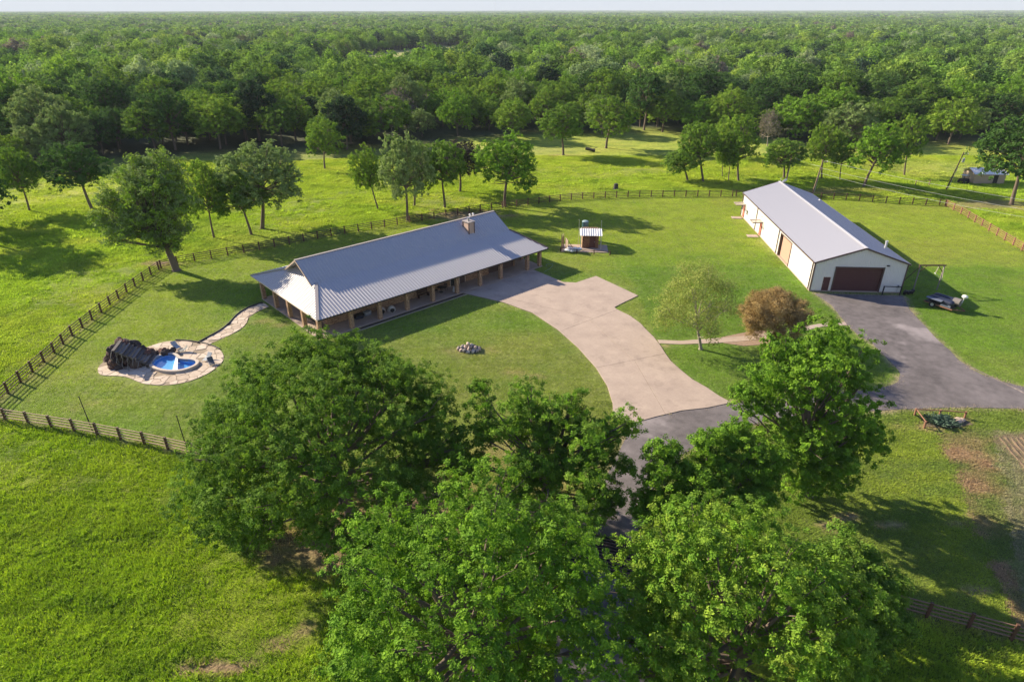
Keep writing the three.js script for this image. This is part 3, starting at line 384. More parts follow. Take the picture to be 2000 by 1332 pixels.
  const bench = thing('porch_bench', 'dark wooden slatted bench against the porch wall', 'bench', null, onPorch(15.9, 2.0), HTURN); for (let k = 0; k < 4; k++) { part('slat', box(1.7, 0.03, 0.1, 0, 0.44, -0.18 + k * 0.12), M.brown, bench); part('slat', box(1.7, 0.1, 0.03, 0, 0.58 + k * 0.13, -0.26), M.brown, bench); } for (const x of [-0.75, 0.75]) part('leg', [box(0.06, 0.44, 0.5, x, 0.22, 0), box(0.06, 0.6, 0.06, x, 0.72, -0.3)], M.brown, bench);
  const tbl = thing('porch_table', 'dark patio table standing between chairs near the front door', 'table', null, onPorch(18.6, 1.7), HTURN); part('tabletop', new THREE.CylinderGeometry(0.5, 0.5, 0.04, 20).translate(0, 0.72, 0), M.dark, tbl); part('leg', [tube([0, 0, 0], [0, 0.7, 0], 0.05), new THREE.CylinderGeometry(0.28, 0.3, 0.04, 14).translate(0, 0.02, 0)], M.dark, tbl);
  for (const [a, b, t, l] of [[17.9, 1.9, 1.2, 'dark metal porch chair left of the patio table'], [19.4, 1.9, -1.2, 'dark metal porch chair right of the patio table'], [1.2, 1.7, 0.4, 'dark porch chair behind the near corner pillar'], [1.15, 3.4, 1.57, 'dark porch chair on the sunlit side porch nearest the corner'], [1.3, 5.5, 1.57, 'dark porch chair on the side porch farther from the corner']]) { const c = thing('porch_chair', l, 'chair', 'dark chairs on the porch', onPorch(a, b), HTURN + t); part('seat', rbox(0.5, 0.05, 0.5, 0.02, 0, 0.44, 0), M.dark, c); for (let k = 0; k < 5; k++) part('slat', box(0.06, 0.5, 0.025, -0.2 + k * 0.1, 0.74, -0.24), M.dark, c); for (const x of [-0.22, 0.22]) for (const z of [-0.22, 0.22]) part('leg', tube([x, 0, z], [x, 0.43, z], 0.02), M.dark, c); part('armrest', [box(0.05, 0.04, 0.5, -0.27, 0.64, 0), box(0.05, 0.04, 0.5, 0.27, 0.64, 0)], M.dark, c); }
  const jar = thing('milk_can', 'small white round ornament at the foot of a porch pillar', 'ornament', null, onPorch(20.0, -0.1 + 0.75), 0); part('body', new THREE.LatheGeometry([[0, 0], [0.2, 0], [0.22, 0.3], [0.14, 0.42], [0.16, 0.5], [0, 0.52]].map((p) => new THREE.Vector2(...p)), 16), M.white, jar); part('lid', new THREE.SphereGeometry(0.15, 12, 8).translate(0, 0.58, 0), M.white, jar);
  const strip = thing('flower_bed', 'dark planting strip with a pale edging in front of the porch slab', 'flower bed'); part('soil', slabGeo([hw(4, -0.32), hw(20.8, -0.32), hw(20.8, -1.0), hw(4, -1.0)], 0.004, 0.03), std(0.07, 0.055, 0.04, { bumpMap: rep(grassBump, 3), bumpScale: 0.05, roughness: 1 }), strip); part('edging', slabGeo([hw(3.9, -1.0), hw(20.9, -1.0), hw(20.9, -1.12), hw(3.9, -1.12)], 0.004, 0.08), std(0.42, 0.36, 0.27), strip);
  const hose = thing('garden_hose', 'thin pale hose lying on the grass by the right corner of the porch', 'hose'); { const q = [[36.2, -0.8], [36.9, -0.2], [37.6, -0.7], [36.6, -1.5], [35.2, -2.0], [34.4, -2.2]].map(([a, b]) => { const w = hw(a, b); return new THREE.Vector3(w[0], 0.06, w[1]); }); part('hose', new THREE.TubeGeometry(new THREE.CatmullRomCurve3(q), 40, 0.025, 6), std(0.3, 0.38, 0.28), hose); }
}

// ---------------------------------------------------------------- metal barn
{
  const B = thing('metal_barn', 'long white metal barn with low gabled roof and big maroon roller door', 'barn', null, [BO[0], 0, BO[1]], BTURN);
  const W = 12, L = 36.5, E = 4.25, RH = 6.28, P = (a, h, b) => [a, h, -b], S = (RH - E) / 6, len = Math.hypot(6, RH - E);
  part('foundation', uvBox(12.06, 0.16, 36.56, 6, 0.07, -18.25), mConcrete, B);
  const gable = (s) => E + S * (6 - Math.abs(s - 6)) - 0.02;
  part('wall', ribbed(P(0, 0.16, 0), [1, 0, 0], [0, 1, 0], 0, W, (s) => (s > 2.88 && s < 9.0 ? 3.5 - 0.16 : s > 1.5 && s < 2.42 ? 2.08 - 0.16 : 0), (s) => gable(s) - 0.16, 0.3, 0.03, [2.88, 9.0, 1.5, 2.42, 6]), M.barnWall, B);
  part('wall', ribbed(P(12, 0.16, L), [-1, 0, 0], [0, 1, 0], 0, W, () => 0, (s) => gable(s) - 0.16, 0.3, 0.03, [6]), M.barnWall, B);
  part('wall', ribbed(P(0, 0.16, L), [0, 0, 1], [0, 1, 0], 0, L, (s) => { const b = L - s; return b > 9.2 && b < 14.1 ? 3.44 : 0; }, () => E - 0.18, 0.3, 0.03, [L - 9.2, L - 14.1]), M.barnWall, B);
  part('wall', ribbed(P(12, 0.16, 0), [0, 0, -1], [0, 1, 0], 0, L, () => 0, () => E - 0.18, 0.3, 0.03), M.barnWall, B);
  part('roof_slope', ribbed(P(-0.18, E - S * 0.18 + 0.02, L + 0.25), [0, 0, 1], [1, S, 0], 0, L + 0.5, () => 0, () => len * 6.18 / 6, 0.3, 0.04), M.barnRoof, B);
  part('roof_slope', ribbed(P(12.18, E - S * 0.18 + 0.02, -0.25), [0, 0, -1], [-1, S, 0], 0, L + 0.5, () => 0, () => len * 6.18 / 6, 0.3, 0.04), M.barnRoof, B);
  part('ridge_cap', beam(P(6, RH + 0.075, -0.28), P(6, RH + 0.075, L + 0.28), 0.4, 0.03), std(0.56, 0.56, 0.58, { roughness: 0.5 }), B);
  for (const b of [-0.27, L + 0.27]) { part('rake_trim', beam(P(-0.22, E - S * 0.22 - 0.04, b), P(6, RH - 0.02, b), 0.05, 0.2), M.trim, B); part('rake_trim', beam(P(12.22, E - S * 0.22 - 0.04, b), P(6, RH - 0.02, b), 0.05, 0.2), M.trim, B); }
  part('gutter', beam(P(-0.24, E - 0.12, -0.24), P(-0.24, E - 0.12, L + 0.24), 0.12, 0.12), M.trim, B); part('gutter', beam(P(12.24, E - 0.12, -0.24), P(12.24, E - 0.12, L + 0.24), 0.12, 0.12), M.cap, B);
  for (const [a, b] of [[0, 0], [12, 0], [0, L], [12, L]]) part('corner_trim', box(0.16, E - 0.3, 0.16, a, E / 2, -b), M.trim, B);
  for (const b of [15, 27, 0.5, L - 0.3]) part('downspout', beam(P(-0.11, 0.16, b), P(-0.11, E - 0.2, b), 0.1, 0.1, [1, 0, 0]), M.trim, B);
  const roller = (name, w, h, mat, at, turn, n) => { const d = part(name, box(w, h, 0.05), mat, B, at); d.rotation.y = turn; for (let i = 0; i < n; i++) part('door_panel', rbox(w - 0.04, h / n - 0.025, 0.04, 0.012), mat, d, [0, -h / 2 + (i + 0.5) * (h / n), 0.035]); return d; };
  roller('roller_door', 6.12, 3.34, M.maroon, [5.94, 1.83, 0.18 - 0.36], 0, 12); part('door_frame', [box(0.16, 3.44, 0.42, 2.84, 1.86, -0.1), box(0.16, 3.44, 0.42, 9.06, 1.86, -0.1), box(6.4, 0.14, 0.42, 5.95, 3.55, -0.1)], M.trim, B);
  const sd = roller('roller_door', 4.9, 3.44, M.beigeDoor, [0.34, 1.88, -11.65], -Math.PI / 2, 12); sd.userData.label = 'beige side roller door'; part('door_frame', [box(0.44, 3.5, 0.12, 0.12, 1.9, -9.14), box(0.44, 3.5, 0.12, 0.12, 1.9, -14.16), box(0.44, 0.12, 5.1, 0.12, 3.66, -11.65)], M.trim, B);
  const dr = part('door', box(0.9, 1.92, 0.06), M.maroon, B, [1.96, 1.12, -0.03]); part('handle', tube([-0.36, 0, 0.06], [-0.36, 0.12, 0.06], 0.02), M.steel, dr); part('frame', [box(0.06, 1.95, 0.1, -0.48, 0, 0), box(0.06, 1.95, 0.1, 0.48, 0, 0), box(1.02, 0.06, 0.1, 0, 0.99, 0)], M.cream, dr);
  for (const b of [24.1, 34.9]) {
    const d = part('side_door', box(0.08, 2.05, 0.95), std(0.40, 0.13, 0.09), B, [-0.04, 1.2, -b]); part('handle', tube([-0.07, 0, 0.36], [-0.07, 0.12, 0.36], 0.02), M.steel, d); part('frame', [box(0.1, 2.1, 0.08, 0, 0, -0.52), box(0.1, 2.1, 0.08, 0, 0, 0.52), box(0.1, 0.08, 1.12, 0, 1.07, 0)], M.brown, d);
    const aw = part('awning', [beam(P(-0.05, 2.55, b - 0.85), P(-1.75, 2.5, b - 0.85), 0.07, 0.14), beam(P(-0.05, 2.55, b + 0.85), P(-1.75, 2.5, b + 0.85), 0.07, 0.14), beam(P(-1.72, 2.5, b - 0.9), P(-1.72, 2.5, b + 0.9), 0.07, 0.12)], M.trim, B);
    for (let k = 0; k < 3; k++) part('slat', beam(P(-0.05, 2.64, b - 0.72 + k * 0.72), P(-1.85, 2.6, b - 0.72 + k * 0.72), 0.3, 0.05), M.cream, aw);
    part('door_step', uvBox(1.75, 0.1, 1.3, -1.25, 0.062, -b + 0.35), mConcrete, B);
  }
  for (const b of [32.6, 36.0]) { const w = part('window', [box(0.08, 0.08, 1.0, 0, 0.45, 0), box(0.08, 0.08, 1.0, 0, -0.45, 0), box(0.08, 0.82, 0.08, 0, 0, -0.46), box(0.08, 0.82, 0.08, 0, 0, 0.46)], M.white, B, [-0.05, 1.6, -b]); part('pane', box(0.03, 0.82, 0.84), M.glass, w); }
  for (const b of [28.7, 24.3]) part('flood_lamp', [box(0.22, 0.12, 0.2, -0.16, 3.3, -b), tube([0, 3.36, -b], [-0.16, 3.34, -b], 0.025)], M.galv, B);
  part('flood_lamp', [rbox(0.34, 0.14, 0.2, 0.03, 9.45, 3.9, 0.13)], M.dark, B);
  const mt = part('meter_box', rbox(0.3, 0.45, 0.14, 0.02, 11.45, 1.0, 0.1), M.galv, B); part('conduit', tube([11.45, 0.1, 0.08], [11.45, 0.8, 0.08], 0.03), M.galv, mt); part('dial', new THREE.CylinderGeometry(0.1, 0.1, 0.06, 14).rotateX(Math.PI / 2).translate(11.45, 1.05, 0.19), M.dark, mt);
  part('roof_vent', [new THREE.CylinderGeometry(0.16, 0.16, 1.0, 12).translate(11.2, 5.0, -5.2), new THREE.CylinderGeometry(0.2, 0.2, 0.16, 12).translate(11.2, 5.55, -5.2)], M.galv, B); part('roof_vent', new THREE.SphereGeometry(0.16, 10, 8).translate(11.3, 4.62, -30.5), M.white, B);
  const wd = bw(6, 36.2), dish = thing('satellite_dish', 'white satellite dish on the far end of the barn ridge', 'dish', null, [wd[0], 6.35, wd[1]], 0.4);
  part('dish', new THREE.SphereGeometry(0.75, 20, 8, 0, 6.29, 0, 0.75).rotateX(2.2).translate(0, 0.75, 0.45), M.white, dish); part('mast', tube([0, 0, 0], [0, 0.7, 0], 0.04), M.galv, dish);
}

// ---------------------------------------------------------------- fences
const UNIT_POST = new THREE.BoxGeometry(0.17, 1.36, 0.17).translate(0, 0.66, 0), UNIT_RAIL = new THREE.CylinderGeometry(0.05, 0.05, 1, 7).rotateZ(Math.PI / 2);
function fence(label, line, step, postMat, railMat, heights = [0.3, 0.62, 0.93, 1.22], group = null, hMax = 1) {
  const F = thing('pipe_fence', label, 'fence', group), P = resample(line, step), last = line[line.length - 1];
  if (Math.hypot(P[P.length - 1][0] - last[0], P[P.length - 1][1] - last[1]) > 0.4) P.push(last);
  const R = rng(P.length * 7 + 1);
  P.forEach((p, i) => {
    const q = P[Math.min(i + 1, P.length - 1)], o = P[Math.max(i - 1, 0)], yaw = Math.atan2(-(q[1] - o[1]), q[0] - o[0]);
    const m = part('post', UNIT_POST, postMat, F, [p[0], 0, p[1]]); m.rotation.set((R() - 0.5) * 0.03, yaw, (R() - 0.5) * 0.03); m.scale.y = hMax * (0.98 + 0.05 * R());
    if (i === P.length - 1) return;
    const L = Math.hypot(q[0] - p[0], q[1] - p[1]), t = Math.atan2(-(q[1] - p[1]), q[0] - p[0]);
    for (const h of heights) { const r = part('rail', UNIT_RAIL, railMat, F, [(p[0] + q[0]) / 2, h * hMax, (p[1] + q[1]) / 2]); r.rotation.y = t; r.rotation.z = (R() - 0.5) * 0.008; r.scale.x = L; }
  });
  return F;
}
fence('dark brown pipe fence running up the left side of the lawn', FENCE_W, 2.14, M.brownPost, M.rail);
{ const cutAt = 10; fence('dark brown pipe fence along the back of the lawn behind the house', FENCE_N.slice(0, cutAt), 2.4, M.brownPost, M.rail); fence('dark brown pipe fence crossing the back field between the house and the barn', FENCE_N.slice(cutAt - 1, 16), 2.4, M.brownPost, M.rail); fence('brown pipe fence behind the barn under the power lines', FENCE_N.slice(15), 2.4, M.brownPost, M.rail); }
fence('rust red pipe fence at the right edge of the lawn beyond the barn', FENCE_E, 2.6, M.rust, M.rust);
fence('pipe fence with tan rails along the near left edge of the lawn', FENCE_S, 2.55, M.brownPost, M.tanRail);
fence('brown pipe fence in the lower right corner below the vegetable plot', FENCE_SE, 2.25, M.brownPost, std(0.22, 0.135, 0.085, { roughness: 0.75 }));

{ // cattle grid where the road passes the fence
  const g = thing('cattle_grid', 'dark steel cattle grid across the road between the trees', 'cattle grid', null, [6.3, 0.05, -33.3], -0.28);
  for (let i = 0; i < 11; i++) part('bar', tube([-2.5, 0.06, -1.5 + i * 0.3], [2.5, 0.06, -1.5 + i * 0.3], 0.055, 0.055, 8), M.trim, g);
  for (const x of [-2.3, 0, 2.3]) part('beam', box(0.12, 0.06, 3.2, x, 0.02, 0), M.dark, g);
  for (const s of [-1, 1]) part('side_wing', [tube([s * 2.6, 0, -1.6], [s * 2.6, 1.1, -1.6], 0.06), tube([s * 2.6, 0, 1.6], [s * 2.6, 1.1, 1.6], 0.06), tube([s * 2.6, 1.05, -1.6], [s * 2.6, 1.05, 1.6], 0.04), tube([s * 2.6, 0.55, -1.6], [s * 2.6, 0.55, 1.6], 0.04)], M.brownPost, g);
  part('pit', box(5.1, 0.02, 3.3, 0, 0.0, 0), M.black, g);
}
for (const [x, z, l] of [[-38.05, -47.75, 'thin tall pole on the near left fence, farther from the big oak'], [-28.05, -44.75, 'thin tall pole on the near left fence, just left of the big oak'], [-49.4, -50.3, 'thin tall pole at the left end of the near fence']]) { const p = thing('light_pole', l, 'pole', null, [x, 0, z]); part('pole', tube([0, 0, 0], [-0.1, 3.75, 0], 0.05, 0.035, 8), M.dark, p); part('cap', new THREE.SphereGeometry(0.06, 8, 6).translate(-0.1, 3.78, 0), M.dark, p); }

// ---------------------------------------------------------------- utility poles and lines
{
  const up = (label, x, z, h, lean, arm, trans, mat) => {
    const p = thing('utility_pole', label, 'utility pole', null, [x, 0, z]);
    part('pole', tube([0, 0, 0], [lean, h, 0], 0.16, 0.11, 10), mat, p);
    if (arm) { part('crossarm', beam([lean - 0.2, h - 0.5, 0], [lean + 1.0, h - 0.45, 0.1], 0.1, 0.12), mat, p); for (const k of [0.3, 0.9]) part('insulator', new THREE.CylinderGeometry(0.06, 0.07, 0.2, 8).translate(lean + k, h - 0.3, 0.05), M.white, p); }
    if (trans) { part('transformer', [new THREE.CylinderGeometry(0.26, 0.26, 0.75, 14).translate(lean + 0.38, h - 1.7, 0.05), new THREE.CylinderGeometry(0.06, 0.06, 0.25, 8).translate(lean + 0.38, h - 1.2, 0.05)], M.galv, p); }
    part('ground_conduit', tube([lean * 0.1 + 0.14, 0, 0.12], [lean * 0.62 + 0.14, h * 0.62, 0.12], 0.035, 0.035, 6), M.galv, p);
    return p;
  };
  up('wooden utility pole rising behind the far end of the barn ridge', 61.3, -143.5, 6.3, 0.2, false, false, M.pole);
  up('wooden utility pole with arm and wires beside the barn roof', 62.2, -131.6, 7.2, 0.75, true, false, M.pole);
  up('dark utility pole with transformer standing in the back pasture on the right', 92.6, -135.9, 7.9, 1.3, true, true, M.darkBark);
  up('wooden utility pole beyond the rust red fence', 96, -84, 8.2, 0, true, false, M.pole);
  const wire = (a, b, sag) => { const pts = []; for (let i = 0; i <= 16; i++) { const t = i / 16; pts.push(new THREE.Vector3(lerp(a[0], b[0], t), lerp(a[1], b[1], t) - sag * 4 * t * (1 - t), lerp(a[2], b[2], t))); } return new THREE.TubeGeometry(new THREE.CatmullRomCurve3(pts), 32, 0.018, 5); };
  const w = thing('power_lines', 'thin pale power lines sagging from the pole behind the barn', 'power lines'), wm = std(0.5, 0.5, 0.5, { roughness: 0.5 });
  part('wire', wire([63.2, 7.0, -131.6], [96.4, 7.8, -84], 0.9), wm, w); part('wire', wire([62.7, 5.6, -131.6], [96, 6.6, -84], 1.0), wm, w); part('wire', wire([62.6, 4.6, -131.6], [95.8, 5.6, -84], 1.2), wm, w); part('wire', wire([62.6, 5.9, -131.6], [61.5, 5.6, -143.5], 0.3), wm, w);
  const rack = thing('wooden_rail', 'low wooden rail standing beside the transformer pole', 'rail', null, [89.5, 0, -139.5], 0.1); for (const x of [-1.6, 1.6]) part('post', tube([x, 0, 0], [x, 1.25, 0], 0.09), M.wood, rack); part('rail', tube([-1.7, 1.1, 0], [1.7, 1.1, 0], 0.06), M.wood, rack);
}

// ---------------------------------------------------------------- small outbuildings and yard things
{
  const S = thing('pump_shed', 'small brick shed with ribbed white metal roof on the back lawn', 'shed', null, [11.25, 0, -98.25], -0.06);
  part('slab', uvBox(7.4, 0.1, 3.6, 0.4, 0.05, 0.2), mConcrete, S);
  part('wall', [uvBox(1.15, 2.2, 0.16, 0.575, 1.2, 0), uvBox(0.5, 2.2, 0.16, 2.35, 1.2, 0), uvBox(0.96, 0.16, 0.16, 1.62, 2.22, 0)], std(0.5, 0.4, 0.36, { map: rep(stoneTex, 2), roughness: 1 }), S); part('wall', uvBox(0.16, 2.4, 2.4, 0.08, 1.3, -1.28), mStone, S); part('wall', uvBox(0.16, 2.4, 2.4, 2.52, 1.3, -1.28), mStone, S); part('wall', uvBox(2.6, 2.6, 0.16, 1.3, 1.4, -2.56), mStone, S);
  const d = part('door', box(0.94, 2.0, 0.06), std(0.10, 0.035, 0.03), S, [1.62, 1.12, -0.02]); part('handle', tube([0.36, -0.1, 0.05], [0.36, 0.06, 0.05], 0.025), M.steel, d);
  part('roof_slope', ribbed([-0.45, 2.32, 0.75], [1, 0, 0], [0, 0.3, -1], 0, 3.55, () => 0, () => 2.05, 0.36, 0.06), M.white, S); part('roof_slope', ribbed([3.1, 2.32, -3.3], [-1, 0, 0], [0, 0.3, 1], 0, 3.55, () => 0, () => 2.05, 0.36, 0.06), M.roof, S);
  part('roof_post', [tube([-0.3, 0, 0.6], [-0.3, 2.34, 0.6], 0.05), tube([2.95, 0, 0.6], [2.95, 2.34, 0.6], 0.05)], M.galv, S);
  const T = thing('water_tank', 'dark teal upright water tank behind the small shed', 'tank', null, [12.1, 0, -102.6]); part('body', new THREE.CylinderGeometry(0.55, 0.55, 3.1, 20).translate(0, 1.55, 0), std(0.04, 0.10, 0.11, { roughness: 0.35 }), T); part('dome', new THREE.SphereGeometry(0.55, 20, 8, 0, 6.29, 0, 1.57).scale(1, 0.4, 1).translate(0, 3.1, 0), std(0.25, 0.36, 0.36), T); part('pipe', tube([0.5, 0.2, 0], [1.1, 0.2, 0.2], 0.05), M.galv, T);
  const A = thing('antenna_pole', 'thin pale pole rising left of the small shed', 'pole', null, [10.75, 0, -99.4]); part('mast', tube([0, 0, 0], [0, 4.4, 0], 0.03, 0.02, 6), M.galv, A); part('tip', new THREE.SphereGeometry(0.05, 8, 6).translate(0, 4.4, 0), M.galv, A);
  const A2 = thing('antenna_pole', 'thin pale pole rising right of the small shed', 'pole', null, [14.3, 0, -99.2]); part('mast', tube([0, 0, 0], [0, 4.2, 0], 0.03, 0.02, 6), M.galv, A2); part('tip', new THREE.SphereGeometry(0.05, 8, 6).translate(0, 4.2, 0), M.galv, A2);
  const F = thing('yard_rail', 'single dark rail fence in front of the small shed', 'rail'); const q = [[7.75, -96.7], [10.2, -95.75], [12.85, -95.3], [15.3, -94.85]]; q.forEach((p, i) => { part('post', tube([p[0], 0, p[1]], [p[0], 0.72, p[1]], 0.09, 0.09, 7), M.brown, F); if (i) part('rail', tube([q[i - 1][0], 0.62, q[i - 1][1]], [p[0], 0.62, p[1]], 0.05, 0.05, 6), M.brown, F); });
  const Tr = thing('wooden_trellis', 'weathered wooden trellis panel standing left of the small shed', 'trellis', null, [7.8, 0, -97.0], 1.25); for (let k = 0; k < 7; k++) part('slat', box(1.5, 0.07, 0.04, 0.75, 0.55 + k * 0.3, 0), M.tan, Tr); for (const x of [0, 0.5, 1.0, 1.5]) part('post', box(0.08, x === 0 ? 2.8 : 2.2, 0.08, x, (x === 0 ? 2.8 : 2.2) / 2, 0.05), M.wood, Tr);
  const Pn = thing('plywood_panel', 'leaning dark panel with a slanted brace beside the trellis', 'panel', null, [8.7, 0, -97.2], 0.2); part('panel', box(0.06, 1.9, 1.4, 0, 0.95, 0), M.tan, Pn); part('brace', beam([0.05, 1.8, 0], [1.25, 0.05, 0.1], 0.1, 0.08), M.pole, Pn);
  const R = rng(77), Wb = thing('sack_heap', 'heap of white sacks lying on the slab before the small shed', 'sacks', null, [9.6, 0.1, -96.3]); for (let i = 0; i < 9; i++) { const b = part('sack', new THREE.SphereGeometry(0.42, 12, 8).scale(1.25, 0.48, 0.75), M.white, Wb, [-1.0 + i * 0.27 + (R() - 0.5) * 0.2, 0.16 + (i % 3) * 0.16, (R() - 0.5) * 0.6]); b.rotation.set(0, R() * 3, (R() - 0.5) * 0.4); }

  // hoist frame, trailer and gate beside the barn
  const Hf = thing('hoist_frame', 'tall steel hoist frame with hanging plank beside the barn', 'frame', null, [54.9, 0, -80.9], 0.05);
  for (const x of [0, 3.35]) part('post', tube([x, 0, 0], [x, 3.6, 0], 0.08, 0.08, 8), std(0.25, 0.22, 0.2), Hf);
  part('beam', beam([-0.2, 3.62, 0], [3.55, 3.55, 0], 0.14, 0.16), M.brown, Hf); part('brace', [tube([0, 2.6, 0], [0.9, 3.5, 0], 0.05), tube([3.35, 2.6, 0], [2.5, 3.5, 0], 0.05), tube([-1.6, 1.3, -0.2], [0, 3.5, 0], 0.05)], M.brown, Hf);
  part('hanging_plank', beam([2.1, 2.55, 0.3], [3.2, 1.75, 0.5], 0.4, 0.06), M.galv, Hf); part('chain', [tube([2.6, 3.5, 0], [2.15, 2.55, 0.3], 0.03), tube([3.2, 3.5, 0.1], [3.2, 1.8, 0.5], 0.03)], M.cream, Hf);
  const Tl = thing('utility_trailer', 'low trailer carrying two long dark blue covered bodies in the barn shadow', 'trailer', null, [55.4, 0, -75.4], -1.0);
  for (const z of [-0.55, 0.6]) part('covered_body', [new THREE.CapsuleGeometry(0.42, 2.3, 6, 16).rotateZ(Math.PI / 2).translate(0.1, 1.05, z)], M.navy, Tl);
  part('deck', rbox(3.3, 0.1, 2.1, 0.02, 0, 0.55, 0), M.dark, Tl); part('frame', [box(3.5, 0.12, 0.1, 0, 0.45, -1.0), box(3.5, 0.12, 0.1, 0, 0.45, 1.0), tube([1.7, 0.45, -0.9], [2.8, 0.45, 0], 0.06), tube([1.7, 0.45, 0.9], [2.8, 0.45, 0], 0.06)], M.rust, Tl); part('side_panel', [box(1.9, 0.05, 0.5, -0.5, 1.4, 1.05).rotateX(0.15), box(1.2, 0.28, 0.05, 0.9, 0.75, 1.06)], std(0.12, 0.14, 0.19, { roughness: 0.5 }), Tl);
  for (const z of [-1.15, 1.15]) { const w = part('wheel', new THREE.TorusGeometry(0.3, 0.11, 8, 20).translate(-0.6, 0.4, z), M.black, Tl); part('rim', new THREE.CylinderGeometry(0.22, 0.22, 0.1, 16).rotateX(Math.PI / 2).translate(-0.6, 0.4, z), M.galv, w); }
  part('tail_drum', new THREE.CylinderGeometry(0.5, 0.5, 0.85, 18).rotateZ(1.57).translate(1.45, 1.1, -0.5), std(0.17, 0.155, 0.15), Tl); part('white_cap', [new THREE.SphereGeometry(0.3, 14, 10).scale(1.2, 0.8, 1).translate(2.0, 1.95, -0.75), tube([1.9, 1.1, -0.7], [2.0, 1.85, -0.75], 0.06)], M.white, Tl);
  const G = thing('pipe_gate', 'dark pipe hoop gate standing beside the maroon barn door', 'gate'); part('post', tube([49.85, 0, -79.35], [49.85, 1.25, -79.35], 0.09), M.black, G); part('post', tube([52.1, 0, -79.15], [52.1, 1.25, -79.15], 0.09), M.black, G); part('rail', tube([49.85, 1.2, -79.35], [52.1, 1.2, -79.15], 0.06), M.black, G);
  const K = thing('barn_clutter', 'pile of dark pots and tools at the right corner of the barn', 'pots', null, [53.4, 0, -79.6]); for (let i = 0; i < 6; i++) part('pot', new THREE.CylinderGeometry(0.24, 0.17, 0.4, 12).translate(-0.5 + i * 0.27, 0.2 + (i % 2) * 0.1, (R() - 0.5) * 0.8), M.black, K);

  // railed planting bed by the road
  const Rb = thing('railed_bed', 'planting bed by the road with rust red corner rails', 'planting bed'); const c = [[37.8, -48.4], [38.1, -50.5], [40.3, -50.3], [42.5, -50.0]];
  c.forEach((p, i) => { part('post', tube([p[0], 0, p[1]], [p[0] - 0.05, 0.75, p[1]], 0.1, 0.09, 8), M.rust, Rb); if (i) part('rail', tube([c[i - 1][0], 0.66, c[i - 1][1]], [p[0], 0.66, p[1]], 0.05, 0.05, 6), M.rust, Rb); });
  part('soil', slabGeo([[38.1, -48.6], [38.4, -50.2], [42.4, -49.7], [42.6, -48.9], [40, -48.3]], 0.004, 0.05), std(0.15, 0.11, 0.075, { bumpMap: rep(grassBump, 2), bumpScale: 0.06, roughness: 1 }), Rb);
  for (let i = 0; i < 8; i++) { const r = part('stone', new THREE.IcosahedronGeometry(0.2 + R() * 0.18, 1), M.tan, Rb, [41.2 + R() * 0.9, 0.15, -49.7 + R() * 0.5]); r.scale.y = 0.6; }
  const leaves = (name, label, x, z, n, h, w, mat) => { const t = thing(name, label, 'plant', null, [x, 0.04, z]); const gs = []; for (let i = 0; i < n; i++) { const a = R() * 6.28, l = 0.3 + R() * 0.5, g = new THREE.BufferGeometry(), ox = (R() - 0.5) * w, oz = (R() - 0.5) * w * 0.7, tx = ox + Math.cos(a) * l, tz = oz + Math.sin(a) * l, y = h * (0.5 + R() * 0.6); g.setAttribute('position', new THREE.Float32BufferAttribute([ox, 0, oz, ox + Math.cos(a + 1.57) * 0.04 + Math.cos(a) * l * 0.5, y * 0.8, oz + Math.sin(a + 1.57) * 0.04 + Math.sin(a) * l * 0.5, tx, y, tz, ox, 0, oz, tx, y, tz, ox - Math.cos(a + 1.57) * 0.04 + Math.cos(a) * l * 0.5, y * 0.8, oz - Math.sin(a + 1.57) * 0.04 + Math.sin(a) * l * 0.5], 3)); g.computeVertexNormals(); gs.push(g); } const m = part('leaf', gs, mat, t); m.userData.kind = 'stuff'; };
  leaves('garden_plant', 'blue green spiky plants growing inside the railed bed', 39.8, -49.2, 260, 0.55, 1.9, std(0.10, 0.17, 0.12, { side: THREE.DoubleSide })); leaves('garden_plant', 'dark low plant at the left end of the railed bed', 38.7, -49.6, 120, 0.35, 0.9, std(0.05, 0.09, 0.04, { side: THREE.DoubleSide }));

  // tilled rows at the right edge
  const Tp = thing('vegetable_plot', 'brown tilled soil rows of the vegetable plot at the right edge', 'vegetable plot'), soilM = [std(0.225, 0.16, 0.10, { bumpMap: rep(grassBump, 1.5), bumpScale: 0.06, roughness: 1 }), std(0.195, 0.14, 0.088, { bumpMap: rep(grassBump, 1.5), bumpScale: 0.06, roughness: 1 })];
  part('soil', slabGeo(smoothLine([[43.4, -47.0], [46, -47.5], [50, -47.6], [50, -36], [44, -37.2], [41.9, -38.0], [42.6, -43]], 40, true).map(([x, z]) => [x + 0.7 * (vnoise(x * 2, z * 2) - 0.5), z + 0.5 * (vnoise(x * 2 + 5, z * 2) - 0.5)]), 0.004, 0.02), soilM[1], Tp);
  for (let i = 0; i < 14; i++) { const x = 43.7 + i * 0.5, pts = []; for (let k = 0; k <= 10; k++) pts.push(new THREE.Vector3(x - 0.17 * k + 0.05 * Math.sin(k * 2 + i), -0.11 + 0.03 * Math.sin(k * 3.1 + i * 2), -46.9 + k * 0.93)); part('furrow', new THREE.TubeGeometry(new THREE.CatmullRomCurve3(pts), 30, 0.2, 6), soilM[i % 2], Tp); }

